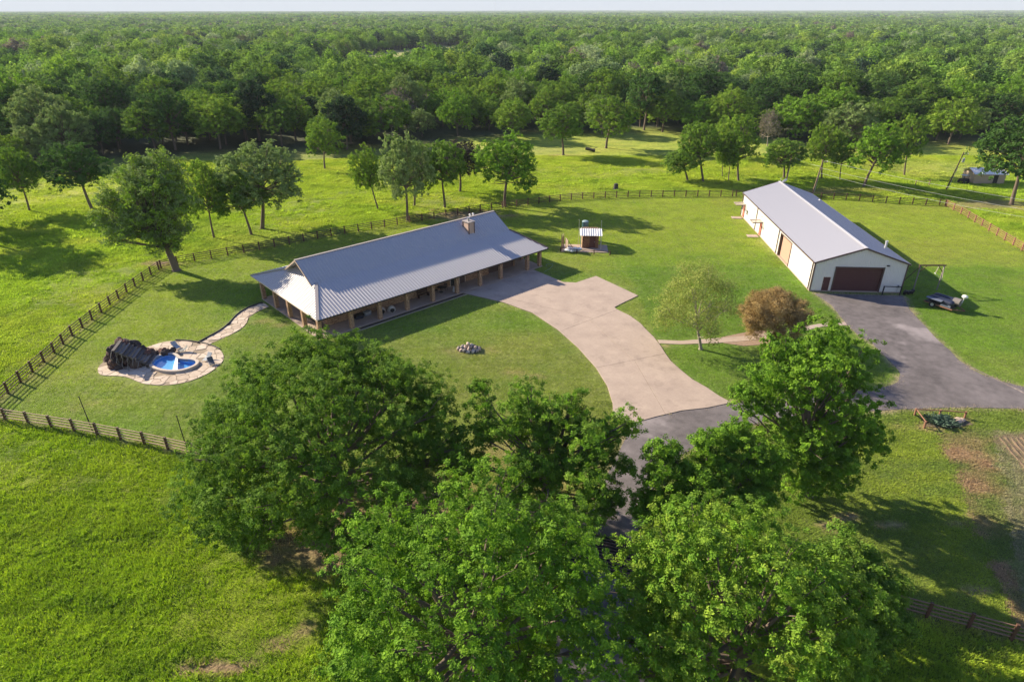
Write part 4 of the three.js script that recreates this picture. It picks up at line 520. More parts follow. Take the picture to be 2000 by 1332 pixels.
  // far right: cottage, trough; stump in the pasture
  const C = thing('cottage', 'small brown shed with pale metal roof half hidden by the big right tree', 'shed', null, [101.7, 0, -141.2], -0.05); part('wall', uvBox(6.5, 2.2, 4.5, 3.25, 1.1, -2.25), M.tan, C); part('roof_slope', ribbed([-0.4, 2.15, 0.4], [1, 0, 0], [0, 0.35, -1], 0, 7.3, () => 0, () => 2.85, 0.4, 0.05), M.white, C); part('roof_slope', ribbed([6.9, 2.15, -4.9], [-1, 0, 0], [0, 0.35, 1], 0, 7.3, () => 0, () => 2.85, 0.4, 0.05), M.white, C); part('door', box(0.9, 2, 0.08, 4.5, 1.0, 0.05), M.dark, C);
  const Tk = thing('farm_cart', 'dark cart parked left of the small brown shed', 'cart', null, [100.0, 0, -142.0], 0.3); part('bed', rbox(1.8, 0.5, 1.2, 0.05, 0, 0.75, 0), M.dark, Tk); for (const x of [-0.6, 0.6]) for (const z of [-0.65, 0.65]) part('wheel', new THREE.CylinderGeometry(0.32, 0.32, 0.18, 14).rotateX(1.57).translate(x, 0.32, z), M.black, Tk); part('roof', box(1.3, 0.06, 1.2, 0, 1.75, 0), M.galv, Tk); part('roof_post', [[-0.6, -0.55], [0.6, -0.55], [-0.6, 0.55], [0.6, 0.55]].map(([x, z]) => tube([x, 0.9, z], [x, 1.74, z], 0.03)), M.dark, Tk);
  const St = thing('tree_stump', 'dark burnt stump alone in the back pasture just beyond the fence', 'stump', null, [22.2, 0, -136.4]); part('stump', new THREE.LatheGeometry([[0.75, 0], [0.5, 0.35], [0.46, 1.1], [0.3, 1.25], [0, 1.2]].map((p) => new THREE.Vector2(...p)), 12), M.dark, St); part('root', [tube([0.4, 0.15, 0], [1.2, 0.02, 0.3], 0.14, 0.05), tube([-0.4, 0.15, 0.1], [-1.0, 0.02, 0.4], 0.14, 0.05)], M.dark, St);
  const Lg = thing('fallen_log', 'short dark log lying in the pasture between two lone trees', 'log', null, [21.2, 0, -177.4], -0.5); part('log', tube([-1.3, 0.75, 0], [1.3, 0.4, 0], 0.42, 0.36, 10), M.dark, Lg); part('branch', tube([0.5, 0.6, 0], [1.8, 1.3, -0.5], 0.12, 0.04, 6), M.dark, Lg);
  const Wp = thing('marker_post', 'white post leaning at the right edge of the back pasture', 'post', null, [85.6, 0, -98]); part('post', tube([0, 0, 0], [0.15, 1.9, 0], 0.12, 0.12, 8), M.white, Wp); part('cap', new THREE.SphereGeometry(0.13, 10, 6).translate(0.15, 1.9, 0), M.white, Wp);
  const Mast = thing('radio_mast', 'thin radio mast standing on the far horizon', 'mast', null, [-206, hillY(-206, -9000), -9000]); part('mast', tube([0, 0, 0], [0, 260, 0], 1.6, 1.2, 5), M.galv, Mast); part('guy_wire', [tube([-70, 0, 0], [0, 220, 0], 0.25), tube([70, 0, 0], [0, 220, 0], 0.25)], M.galv, Mast);
  const fb = (label, x, z, w, h, d) => { const t = thing('far_building', label, 'building', null, [x, hillY(x, z), z]); part('wall', box(w, h, d, 0, h / 2 + 4, 0), M.white, t); part('wall', box(w - 1, 8, d - 1, 0, 2, 0), M.tan, t); part('roof_slope', [beam([-w / 2, h + 4.2, d / 2], [w / 2, h + 4.2, d / 2], 0.5, 0.5), box(w + 2, 0.6, d + 2, 0, h + 4.5, 0)], M.white, t); for (let k = 0; k < 5; k++) part('window', box(w / 14, 2, 0.2, -w * 0.36 + k * w * 0.18, h / 2 + 5, d / 2 + 0.1), M.glass, t); };
  fb('white building standing among the far woods near the horizon', 425, -1990, 42, 9, 18); fb('second pale building just left of the white one in the far woods', 235, -2050, 14, 5, 10);
}

// ---------------------------------------------------------------- trees
const leafMat = new THREE.MeshPhysicalMaterial({ vertexColors: true, roughness: 1, transmission: 0.36, thickness: 0, side: THREE.DoubleSide, specularIntensity: 0.3 });
const barkMat = new THREE.MeshStandardMaterial({ vertexColors: true, roughness: 1 });
class Build {
  constructor() { this.p = []; this.c = []; this.i = []; this.n = 0; }
  leaf(x, y, z, nx, ny, nz, L, W, R, col) {
    let tx = R() - 0.5, ty = R() - 0.5, tz = R() - 0.5; const d = tx * nx + ty * ny + tz * nz; tx -= d * nx; ty -= d * ny; tz -= d * nz; const q = L / 2 / (Math.hypot(tx, ty, tz) || 1); tx *= q; ty *= q; tz *= q;
    let bx = ny * tz - nz * ty, by = nz * tx - nx * tz, bz = nx * ty - ny * tx; const w = W / L, f = W * 0.22; bx *= w; by *= w; bz *= w;
    this.p.push(x - tx, y - ty, z - tz, x + bx + nx * f, y + by + ny * f, z + bz + nz * f, x + tx, y + ty, z + tz, x - bx + nx * f, y - by + ny * f, z - bz + nz * f);
    for (let k = 0; k < 4; k++) this.c.push(col[0], col[1], col[2]);
    const n = this.n; this.i.push(n, n + 1, n + 2, n, n + 2, n + 3); this.n += 4;
  }
  limb(P, r0, r1, sides, col) { // bent tapered branch through the points P
    const base = this.n, m = P.length;
    for (let k = 0; k < m; k++) {
      const a = P[Math.max(0, k - 1)], b = P[Math.min(m - 1, k + 1)], dx = b[0] - a[0], dy = b[1] - a[1], dz = b[2] - a[2], L = Math.hypot(dx, dy, dz) || 1, ux = dx / L, uy = dy / L, uz = dz / L;
      let ax = uy, ay = -ux, az = 0; if (Math.abs(uz) > 0.9) { ax = 1; ay = 0; az = 0; } else { const l = Math.hypot(ax, ay) || 1; ax /= l; ay /= l; } if (Math.hypot(ux, uy) < 1e-3) { ax = 1; ay = 0; }
      const bx = uy * az - uz * ay, by = uz * ax - ux * az, bz = ux * ay - uy * ax, r = lerp(r0, r1, k / (m - 1));
      for (let s = 0; s < sides; s++) { const t = (s / sides) * 6.2832, cs = Math.cos(t) * r, sn = Math.sin(t) * r; this.p.push(P[k][0] + ax * cs + bx * sn, P[k][1] + ay * cs + by * sn, P[k][2] + az * cs + bz * sn); this.c.push(...col); }
    }
    for (let k = 0; k < m - 1; k++) for (let s = 0; s < sides; s++) { const a = base + k * sides + s, b = base + k * sides + ((s + 1) % sides); this.i.push(a, b, a + sides, b, b + sides, a + sides); }
    this.n += m * sides;
  }
  geo(smoothed) { const g = new THREE.BufferGeometry(); g.setAttribute('position', new THREE.Float32BufferAttribute(this.p, 3)); g.setAttribute('color', new THREE.Float32BufferAttribute(this.c, 3)); g.setIndex(this.i); if (smoothed) g.computeVertexNormals(); return g; }
}
// crown and trunk of one tree whose foot is at the origin and whose crown is centred on (cx, ch, cz)
function growTree(o) {
  const R = rng(o.seed), T = new Build(), C = o.into ?? new Build(), { rh, rv, ch } = o, cx = o.cx ?? 0, cz = o.cz ?? 0, lobes = [], TB = o.merge ? C : T;
  const N = o.lobes;
  for (let i = 0; i < N; i++) {
    const y = 1 - ((i + 0.5) / N) * 1.72, a = i * 2.39996 + R() * 0.9, q = Math.sqrt(Math.max(0, 1 - y * y)), k = 0.58 + R() * (o.ragged ?? 0.22), s = (0.30 + R() * 0.17) * (o.lobeSize ?? 1);
    lobes.push({ x: cx + Math.cos(a) * q * rh * k, y: ch + y * rv * k, z: cz + Math.sin(a) * q * rh * k, r: s * Math.min(rh, rv * 1.15), t: R() });
  }
  for (const [x, y, z, r] of o.list ?? []) for (let k = 0; k < 5; k++) { const a = R() * 6.28, u = R() * 2 - 1, q = Math.sqrt(1 - u * u) * 0.66 * r; lobes.push({ x: x + Math.cos(a) * q, y: y + u * 0.5 * r, z: z + Math.sin(a) * q, r: r * (0.42 + 0.22 * R()), t: R() }); }
  if (!o.hollow) lobes.push({ x: cx, y: ch + 0.1 * rv, z: cz, r: 0.5 * Math.min(rh, rv), t: R() });
  const bark = o.bark ?? [0.15, 0.115, 0.09], tr = o.trunk ?? 0.045 * (ch + rv), fork = o.fork ?? Math.max(0.8, ch - rv * 0.62);
  const bend = (k) => [cx * Math.pow(k, 1.3) + 0.12 * Math.sin(k * 5 + o.seed), 0, cz * Math.pow(k, 1.3) + 0.1 * Math.cos(k * 4 + o.seed)];
  const spine = []; for (let k = 0; k <= 7; k++) { const t = k / 7, y = t * (ch + rv * 0.25), b = bend(clamp(y / ch)); spine.push([b[0], y, b[2]]); }
  TB.limb([[spine[0][0], -0.1, spine[0][2]], [spine[0][0], 0.25, spine[0][2]]], tr * 1.7, tr * 1.08, o.sides ?? 9, bark); TB.limb(spine.map((p, i) => (i ? p : [p[0], 0.1, p[2]])), tr * 1.1, tr * 0.3, o.sides ?? 9, bark);
  const bt = o.limbs ?? 1;
  for (const l of lobes) {
    if (R() > bt) continue;
    const y0 = lerp(fork, Math.min(l.y, ch + rv * 0.2), 0.25 + 0.35 * R()), b = bend(clamp(y0 / ch)), s = [b[0], Math.max(fork * 0.8, y0 - 0.3), b[2]], e = [l.x, l.y, l.z], m1 = [lerp(s[0], e[0], 0.4) + (R() - 0.5) * 0.5, lerp(s[1], e[1], 0.34), lerp(s[2], e[2], 0.4) + (R() - 0.5) * 0.5], m2 = [lerp(s[0], e[0], 0.75), lerp(s[1], e[1], 0.7) + 0.15, lerp(s[2], e[2], 0.75)];
    TB.limb([s, m1, m2, e], tr * 0.36, tr * 0.09, o.sides ? 5 : 6, bark);
    for (let k = 0; k < (o.twigs ?? 3); k++) { const a = R() * 6.28, u = R() * 1.6 - 0.5, q = Math.sqrt(Math.max(0, 1 - u * u)); TB.limb([m2, [lerp(m2[0], l.x + Math.cos(a) * q * l.r * 0.8, 0.55), lerp(m2[1], l.y + u * l.r * 0.8, 0.5), lerp(m2[2], l.z + Math.sin(a) * q * l.r * 0.8, 0.55)], [l.x + Math.cos(a) * q * l.r * 0.95, l.y + u * l.r * 0.95, l.z + Math.sin(a) * q * l.r * 0.95]], tr * 0.13, 0.015, 4, bark); }
  }
  let tot = 0; for (const l of lobes) tot += (l.w = l.r * l.r);
  for (const l of lobes) {
    const n = Math.round((o.sprigs * l.w) / tot);
    for (let i = 0; i < n; i++) {
      let ux, uy, uz, t = 0; do { ux = R() * 2 - 1; uy = R() * 2 - 1; uz = R() * 2 - 1; t++; } while (ux * ux + uy * uy + uz * uz > 1 || (uy < -0.25 && R() < 0.55)); const L = Math.hypot(ux, uy, uz) || 1; ux /= L; uy /= L; uz /= L;
      const k = l.r * (R() < 0.22 ? 0.3 + 0.5 * R() : 0.66 + 0.6 * R()) , sx = l.x + ux * k, sy = l.y + uy * k * 0.92, sz = l.z + uz * k; if (sy < 0.35) continue;
      const tone = R(), cA = o.cols[Math.floor(R() * o.cols.length)];
      for (let j = 0; j < o.leaves; j++) {
        const g = () => (R() + R() + R() - 1.5) * o.spread, x = sx + g(), y = sy + g() * 0.8 - 0.1 * o.spread, z = sz + g();
        let nx = ux * 0.9 + (R() - 0.5) * 1.1, ny = uy * 0.9 + 0.3 + (R() - 0.5) * 1.1, nz = uz * 0.9 + (R() - 0.5) * 1.1; const q = Math.hypot(nx, ny, nz) || 1;
        const v = (0.80 + 0.28 * tone) * (0.85 + 0.3 * R()), L2 = o.size * (0.7 + 0.6 * R());
        C.leaf(x, y, z, nx / q, ny / q, nz / q, L2, L2 * (o.narrow ?? 0.62), R, [cA[0] * v, cA[1] * v, cA[2] * v]);
      }
    }
  }
  return { crown: o.into ? null : C.geo(false), trunk: o.merge ? null : T.geo(true) };
}
const PAL = { // leaf albedos
  oak: [[0.150, 0.281, 0.025], [0.197, 0.335, 0.030], [0.124, 0.239, 0.024]], lime: [[0.228, 0.372, 0.031], [0.271, 0.405, 0.037], [0.192, 0.331, 0.030]], bright: [[0.178, 0.346, 0.024], [0.220, 0.395, 0.026], [0.147, 0.298, 0.022]],
  deep: [[0.070, 0.162, 0.024], [0.085, 0.188, 0.025], [0.057, 0.138, 0.023]], silver: [[0.245, 0.352, 0.096], [0.287, 0.384, 0.119], [0.202, 0.309, 0.073]], cedar: [[0.037, 0.083, 0.028], [0.047, 0.095, 0.031]], plum: [[0.067, 0.059, 0.047], [0.055, 0.070, 0.041], [0.080, 0.064, 0.052]], dry: [[0.270, 0.230, 0.170], [0.220, 0.200, 0.140], [0.180, 0.190, 0.090]], rust: [[0.42, 0.30, 0.12], [0.34, 0.24, 0.09], [0.48, 0.36, 0.16]], pale: [[0.340, 0.400, 0.085], [0.380, 0.430, 0.110], [0.280, 0.350, 0.065]],
};
function addTree(name, label, x, z, g, category = 'tree', group = null, turn = 0, scale = null, trunkMat = barkMat) {
  const t = thing(name, label, category, group, [x, hillY(x, z), z], turn); part('trunk', g.trunk, trunkMat, t); part('crown', g.crown, leafMat, t); if (scale) t.scale.set(...scale); return t;
}
// the big trees in front
{
  const big = (name, label, x, z, dx, ch, rh, rv, o) => addTree(name, label, x, z, growTree({ cx: dx, ch, rh, rv, size: 0.165, spread: 0.22, leaves: 36, limbs: 0.4, lobes: 80, lobeSize: 0.52, ragged: 0.42, sprigs: 4600, twigs: 2, ...o }));
  big('oak_tree', 'wide dark oak hiding the near corner of the house', -12.0, -36.8, -1.1, 6.9, 9.9, 7.2, { seed: 11, cols: PAL.oak, list: [[-1.7, 11.9, -4.0, 1.94], [0.3, 11.8, -5.0, 1.76], [2.2, 10.6, -4.0, 1.73], [-3.8, 11.8, -3.5, 1.75], [-5.7, 10.4, -3.0, 1.67], [4.5, 9.5, -3.0, 1.51], [6.1, 8.4, -2.0, 1.35], [6.4, 6.4, -1.0, 1.51], [-7.6, 8.4, -2.0, 1.7], [-8.9, 7.3, -1.0, 1.63], [-9.6, 5.3, 0.0, 1.56], [-10.2, 3.4, 1.0, 1.67], [-9.0, 1.9, 1.5, 1.75], [-7.2, 0.9, 2.0, 1.65], [7.2, 5.3, 0.0, 1.13], [-8.2, 5.2, 1.0, 1.93], [-5.6, 5.6, 2.0, 1.93]], limbs: 0.22, sprigs: 6600, lobes: 150, lobeSize: 0.46, trunk: 0.42, fork: 2.6, ragged: 0.4 });
  big('oak_tree', 'loose leaved oak between the wide dark oak and the road', 2.5, -36.8, -0.4, 6.3, 6.4, 4.6, { seed: 23, cols: PAL.oak.concat(PAL.bright), list: [[-4.3, 10.5, -1.0, 1.07], [-4.8, 9.7, 0.0, 1.27], [-5.3, 8.3, 0.5, 1.43], [-3.9, 8.6, 1.5, 1.25], [-1.4, 9.9, -1.0, 1.22], [0.1, 8.9, -1.8, 1.25], [-1.1, 8.4, 0.0, 1.58], [0.8, 7.6, -0.5, 1.61], [2.5, 9.5, -1.0, 1.16], [2.8, 8.4, 0.0, 1.44], [4.6, 8.2, 0.3, 1.16], [5.4, 8.6, 0.5, 0.65], [1.4, 6.5, 1.0, 1.81], [-0.4, 6.9, 2.0, 1.77], [3.3, 6.2, 0.5, 1.70], [4.8, 4.8, 0.5, 1.36], [4.1, 3.5, 1.2, 1.44], [2.2, 4.0, 1.8, 1.70], [0.3, 4.6, 2.5, 1.66], [-6.2, 5.8, 0.0, 1.27], [-5.0, 5.2, 1.0, 1.25], [-2.2, 7.2, 1.8, 1.41], [-2.9, 6.5, -1.5, 1.36], [-1.8, 5.1, 2.0, 1.30], [4.4, 2.9, 1.8, 1.06], [3.0, 1.7, 1.8, 1.15]], sprigs: 2300, lobes: 22, lobeSize: 0.6, trunk: 0.3, hollow: true, ragged: 0.5, fork: 2.4 });
  big('oak_tree', 'bright green oak at the bottom centre of the picture', -1.9, -20.9, -0.1, 9.0, 7.2, 5.8, { seed: 37, cols: PAL.bright, sprigs: 3500, lobes: 95, lobeSize: 0.5, trunk: 0.4, size: 0.145, spread: 0.19 });
  big('oak_tree', 'bright yellow green oak at the bottom right beside the cattle grid', 12.3, -20.9, -2.0, 8.1, 6.0, 5.5, { seed: 41, cols: PAL.bright.concat(PAL.lime), sprigs: 3300, lobes: 90, lobeSize: 0.5, trunk: 0.38, size: 0.145, spread: 0.19 });
  big('oak_tree', 'darker smaller oak at the right of the bright bottom right oak', 19.0, -25.0, -0.7, 4.8, 3.7, 3.9, { seed: 47, cols: PAL.oak, sprigs: 1700, lobes: 56, trunk: 0.24, fork: 1.5 });
  big('maple_tree', 'tall bright green maple standing in front of the road junction', 23.4, -39.2, -2.1, 7.7, 4.9, 7.2, { seed: 53, cols: PAL.bright, list: [[-3.0, 12.7, -1.0, 1.80], [-1.8, 13.4, 0.0, 1.77], [0.8, 11.5, -1.5, 1.76], [-4.9, 12.1, -0.5, 1.65], [-2.9, 12.4, 1.5, 1.92], [0.4, 10.8, 0.5, 1.47], [-5.8, 10.2, 0.0, 1.49], [-7.0, 9.8, 1.0, 1.08], [-4.3, 10.8, 1.5, 1.74], [-0.1, 7.9, -1.0, 2.13], [-5.4, 9.1, 1.5, 1.40], [-2.4, 7.4, 1.0, 2.04], [0.6, 6.6, 0.5, 2.04], [3.1, 5.4, 0.0, 1.59], [1.9, 4.9, 1.2, 1.56], [-1.1, 5.3, 1.8, 2.17], [1.0, 3.2, 1.5, 1.66], [-0.6, 1.9, 0.5, 1.99], [-2.9, 5.0, 0.8, 1.88], [3.3, 5.7, -1.5, 1.53], [-3.2, 10.3, -2.2, 1.66], [0.6, 9.2, -2.5, 1.95], [0.8, 3.9, -2.0, 2.26], [-2.9, 5.0, 2.3, 1.56]], sprigs: 2900, lobes: 34, lobeSize: 0.6, trunk: 0.3, size: 0.18, spread: 0.2, hollow: true, fork: 2.2 });
  big('bushy_tree', 'low dense tree at the right edge of the road below the maple', 14.4, -34.2, -1.3, 5.9, 4.8, 4.0, { seed: 67, cols: PAL.bright, list: [[0.2, 8.3, -1.5, 1.33], [-1.3, 8.2, -0.5, 1.30], [1.1, 8.3, -1.0, 1.48], [-4.1, 7.4, -0.5, 1.37], [-4.9, 6.5, 0.5, 1.35], [-3.1, 6.3, 0.3, 1.52], [-1.2, 6.9, 0.5, 1.66], [0.9, 7.2, 0.3, 1.69], [2.9, 7.0, -0.5, 1.51], [-5.1, 4.5, 0.8, 1.24], [-3.8, 4.5, 1.3, 1.53], [-1.9, 5.1, 1.5, 1.74], [0.5, 5.4, 1.3, 1.84], [2.8, 5.2, 0.6, 1.59], [-5.3, 3.2, 0.8, 0.89], [-2.7, 3.2, 1.8, 1.33]], hollow: true, sprigs: 2100, lobes: 0, trunk: 0.26, fork: 1.4 });
  big('young_tree', 'pale sparse yellow green young tree beside the driveway', 21.2, -63.7, -1.3, 5.7, 3.9, 4.9, { seed: 71, cols: PAL.pale, sprigs: 1700, leaves: 9, size: 0.17, spread: 0.45, lobes: 40, lobeSize: 0.7, hollow: true, trunk: 0.17, bark: [0.30, 0.26, 0.22], twigs: 7, fork: 1.3 });
  big('round_shrub', 'big round rust brown shrub tree beside the barn apron', 30.6, -65.9, -0.8, 3.2, 4.4, 3.3, { limbs: 0.2, seed: 83, cols: PAL.rust, sprigs: 3600, leaves: 16, size: 0.2, narrow: 0.3, spread: 0.3, lobes: 60, lobeSize: 0.5, ragged: 0.2, trunk: 0.2, fork: 0.6, bark: [0.22, 0.13, 0.08] });
}
// crowns used again and again in the fields and woods
const K = {}; const proto = (k, o) => { K[k] = growTree({ ch: 8, rh: 5.5, rv: 5, size: 0.4, spread: 0.36, leaves: 14, lobes: 40, lobeSize: 0.62, ragged: 0.36, sprigs: 760, trunk: 0.28, twigs: 2, sides: 7, ...o }); };
proto('oak', { seed: 101, cols: PAL.oak, lobes: 44 }); proto('oak2', { seed: 102, cols: PAL.oak, rh: 5.8, rv: 4.4, ragged: 0.42 }); proto('lime', { seed: 103, cols: PAL.lime, lobes: 46 }); proto('bright', { seed: 104, cols: PAL.bright, lobes: 36 }); proto('deep', { seed: 105, cols: PAL.deep, lobes: 46, lobeSize: 0.7 }); proto('silver', { seed: 106, cols: PAL.silver, lobes: 36, ragged: 0.44, hollow: true }); proto('plum', { seed: 107, cols: PAL.plum, lobes: 32 }); proto('cedar', { seed: 108, cols: PAL.cedar, rh: 4.2, lobes: 26 }); proto('dry', { seed: 109, cols: PAL.dry, sprigs: 230, hollow: true, twigs: 7, bark: [0.30, 0.27, 0.23] }); proto('mixed', { seed: 110, cols: PAL.oak.concat(PAL.lime), ragged: 0.42, lobes: 40 });
const RT = rng(900);
function fieldTree(kind, label, x, z, dx, ch, rh, rv, group) { // clone of a crown fitted to the size seen
  const t = addTree(kind === 'dry' ? 'bare_tree' : 'field_tree', label, x, z, K[kind], 'tree', group, 0, [rh / 5.5, (ch + rv) / 13, rh / 5.5]);
  t.rotation.y = 0; t.children[1].rotation.y = RT() * 6.28; t.rotation.z = -Math.atan2(dx, ch); return t;
}
addTree('leaning_tree', 'large leaning tree at the fence corner left of the house', -49.3, -88.4, growTree({ seed: 131, cx: -2.6, ch: 9.3, rh: 6.2, rv: 5.4, cols: PAL.silver.concat(PAL.lime), list: [[-2.5, 14.3, -2.0, 2.71], [0.8, 14.7, -2.0, 2.67], [2.7, 13.5, -1.0, 2.30], [-1.2, 12.5, -0.5, 3.01], [-4.0, 13.5, -1.0, 2.38], [-4.9, 10.9, 0.0, 2.72], [-1.7, 9.9, 0.5, 3.17], [1.8, 11.0, 0.5, 2.79], [3.2, 10.1, 1.0, 2.28], [-6.9, 10.2, 0.0, 2.06], [-7.3, 7.9, 1.0, 1.89], [-5.9, 6.8, 1.0, 2.22], [-7.6, 5.6, 1.0, 1.56], [-3.5, 7.2, 1.2, 2.87], [-0.2, 7.6, 1.2, 2.82], [2.2, 7.1, 1.0, 1.98], [-1.4, 5.1, 1.5, 2.01], [1.0, 5.3, 1.0, 1.66], [-1.6, 12.8, 2.0, 2.46], [1.6, 13.4, 1.8, 2.42], [1.4, 4.4, 0.8, 1.17]], sprigs: 2600, leaves: 15, size: 0.3, spread: 0.42, lobes: 0, ragged: 0.5, hollow: true, trunk: 0.48, fork: 3.6, twigs: 3, lobeSize: 0.6 }));
for (const a of [
  ['oak', 'lone slender tree at the far left edge of the pasture', -92.1, -119.8, 0.3, 7.9, 3.6, 3.9], ['deep', 'dark spreading tree right of the slender one on the left pasture', -80.9, -121.2, -1, 7.4, 5.6, 5.2], ['mixed', 'small tree between the leaning tree and the broad pasture oak', -50.1, -103.4, 0.3, 8, 3.3, 4.4], ['silver', 'broad domed tree above the back fence left of the house roof', -43.6, -108.5, 1.2, 8.5, 6.9, 6.2], ['oak2', 'lower tree standing in front of the broad domed tree', -44.5, -105.1, -0.6, 6.8, 4.3, 4.2], ['mixed', 'single tree at the forest edge above the broad domed tree', -45.2, -156.1, 0.7, 7.1, 4.3, 4],
  ['lime', 'narrow yellow green tree, leftmost of the group behind the house', -25.7, -120.5, -1.1, 6.6, 3.1, 5.4], ['silver', 'tall pale green tree rising directly behind the house roof', -18.9, -113.1, 0, 8.5, 4.7, 6.8], ['oak', 'tree standing just behind the tall pale green one', -19.1, -123, 0.5, 6.6, 4, 5.5], ['oak2', 'green tree left of the dark plum coloured tree behind the house', -13.1, -121.9, -0.1, 8.4, 4.6, 4.4], ['plum', 'dark plum coloured tree behind the house', -11, -134.6, 0.2, 5.8, 5, 4.9], ['bright', 'round bright green tree beside the back fence right of the ridge', -1.4, -122.7, 0.5, 8.3, 6.3, 5.1],
  ['oak', 'lone pasture tree with straight bare trunk, left of a pair', 13.5, -172.7, -0.8, 8.3, 5.9, 4.5], ['mixed', 'lone pasture tree with pale trunk, right of a pair', 26.1, -181.9, 0.8, 7.8, 6.6, 5.6], ['oak', 'low spreading tree at the left of the clump beyond the back fence', 39.4, -144.1, -1.7, 4.8, 4.5, 2.9], ['oak2', 'tall full tree with thick trunk in the clump beyond the back fence', 42.6, -143.2, -1.6, 7.3, 4.6, 6], ['lime', 'thin trunk sapling in the clump left of the barn ridge', 48.4, -148.1, -0.5, 5.4, 1.9, 3.2], ['lime', 'small yellowish sapling in the clump nearer than the thin one', 48.6, -144.1, -0.2, 6.2, 2.2, 3.4], ['mixed', 'yellow green tree at the right of the clump beyond the back fence', 50.9, -144.1, -1.4, 8, 4.5, 5.6], ['dry', 'pale half dead tree at the forest edge above the barn', 68.6, -176.1, -0.6, 6.4, 3, 5],
  ['oak', 'bushy tree behind the pole at the far end of the barn', 62.0, -146.8, -0.6, 4.9, 4.9, 3.8], ['lime', 'light green tree between the two poles behind the barn', 70.5, -146.3, -1, 7, 3.6, 5], ['mixed', 'narrow tree right of the pole behind the barn', 74.2, -145.2, -0.8, 5.9, 2.6, 3.9], ['bright', 'large tree hanging over the back fence right of the barn', 76.3, -138.4, 1.2, 7.2, 5.6, 5.8], ['mixed', 'tree with a straight grey trunk left of the transformer pole', 91, -149.2, -1.2, 7.1, 3.8, 6], ['deep', 'big spreading tree at the right edge of the picture', 98.5, -124.1, -1.6, 9.3, 7.2, 7.4],
  ['lime', 'small tree just beyond the stump pasture at the forest edge', 55, -170, 0, 6, 3.6, 4], ['oak2', 'tree in the pasture at the left edge casting shade on the grass', -97, -113, 0, 7, 5, 5], ['deep', 'tree shading the left pasture just outside the picture', -88, -102, 0, 8, 6, 6],
]) fieldTree(...a);

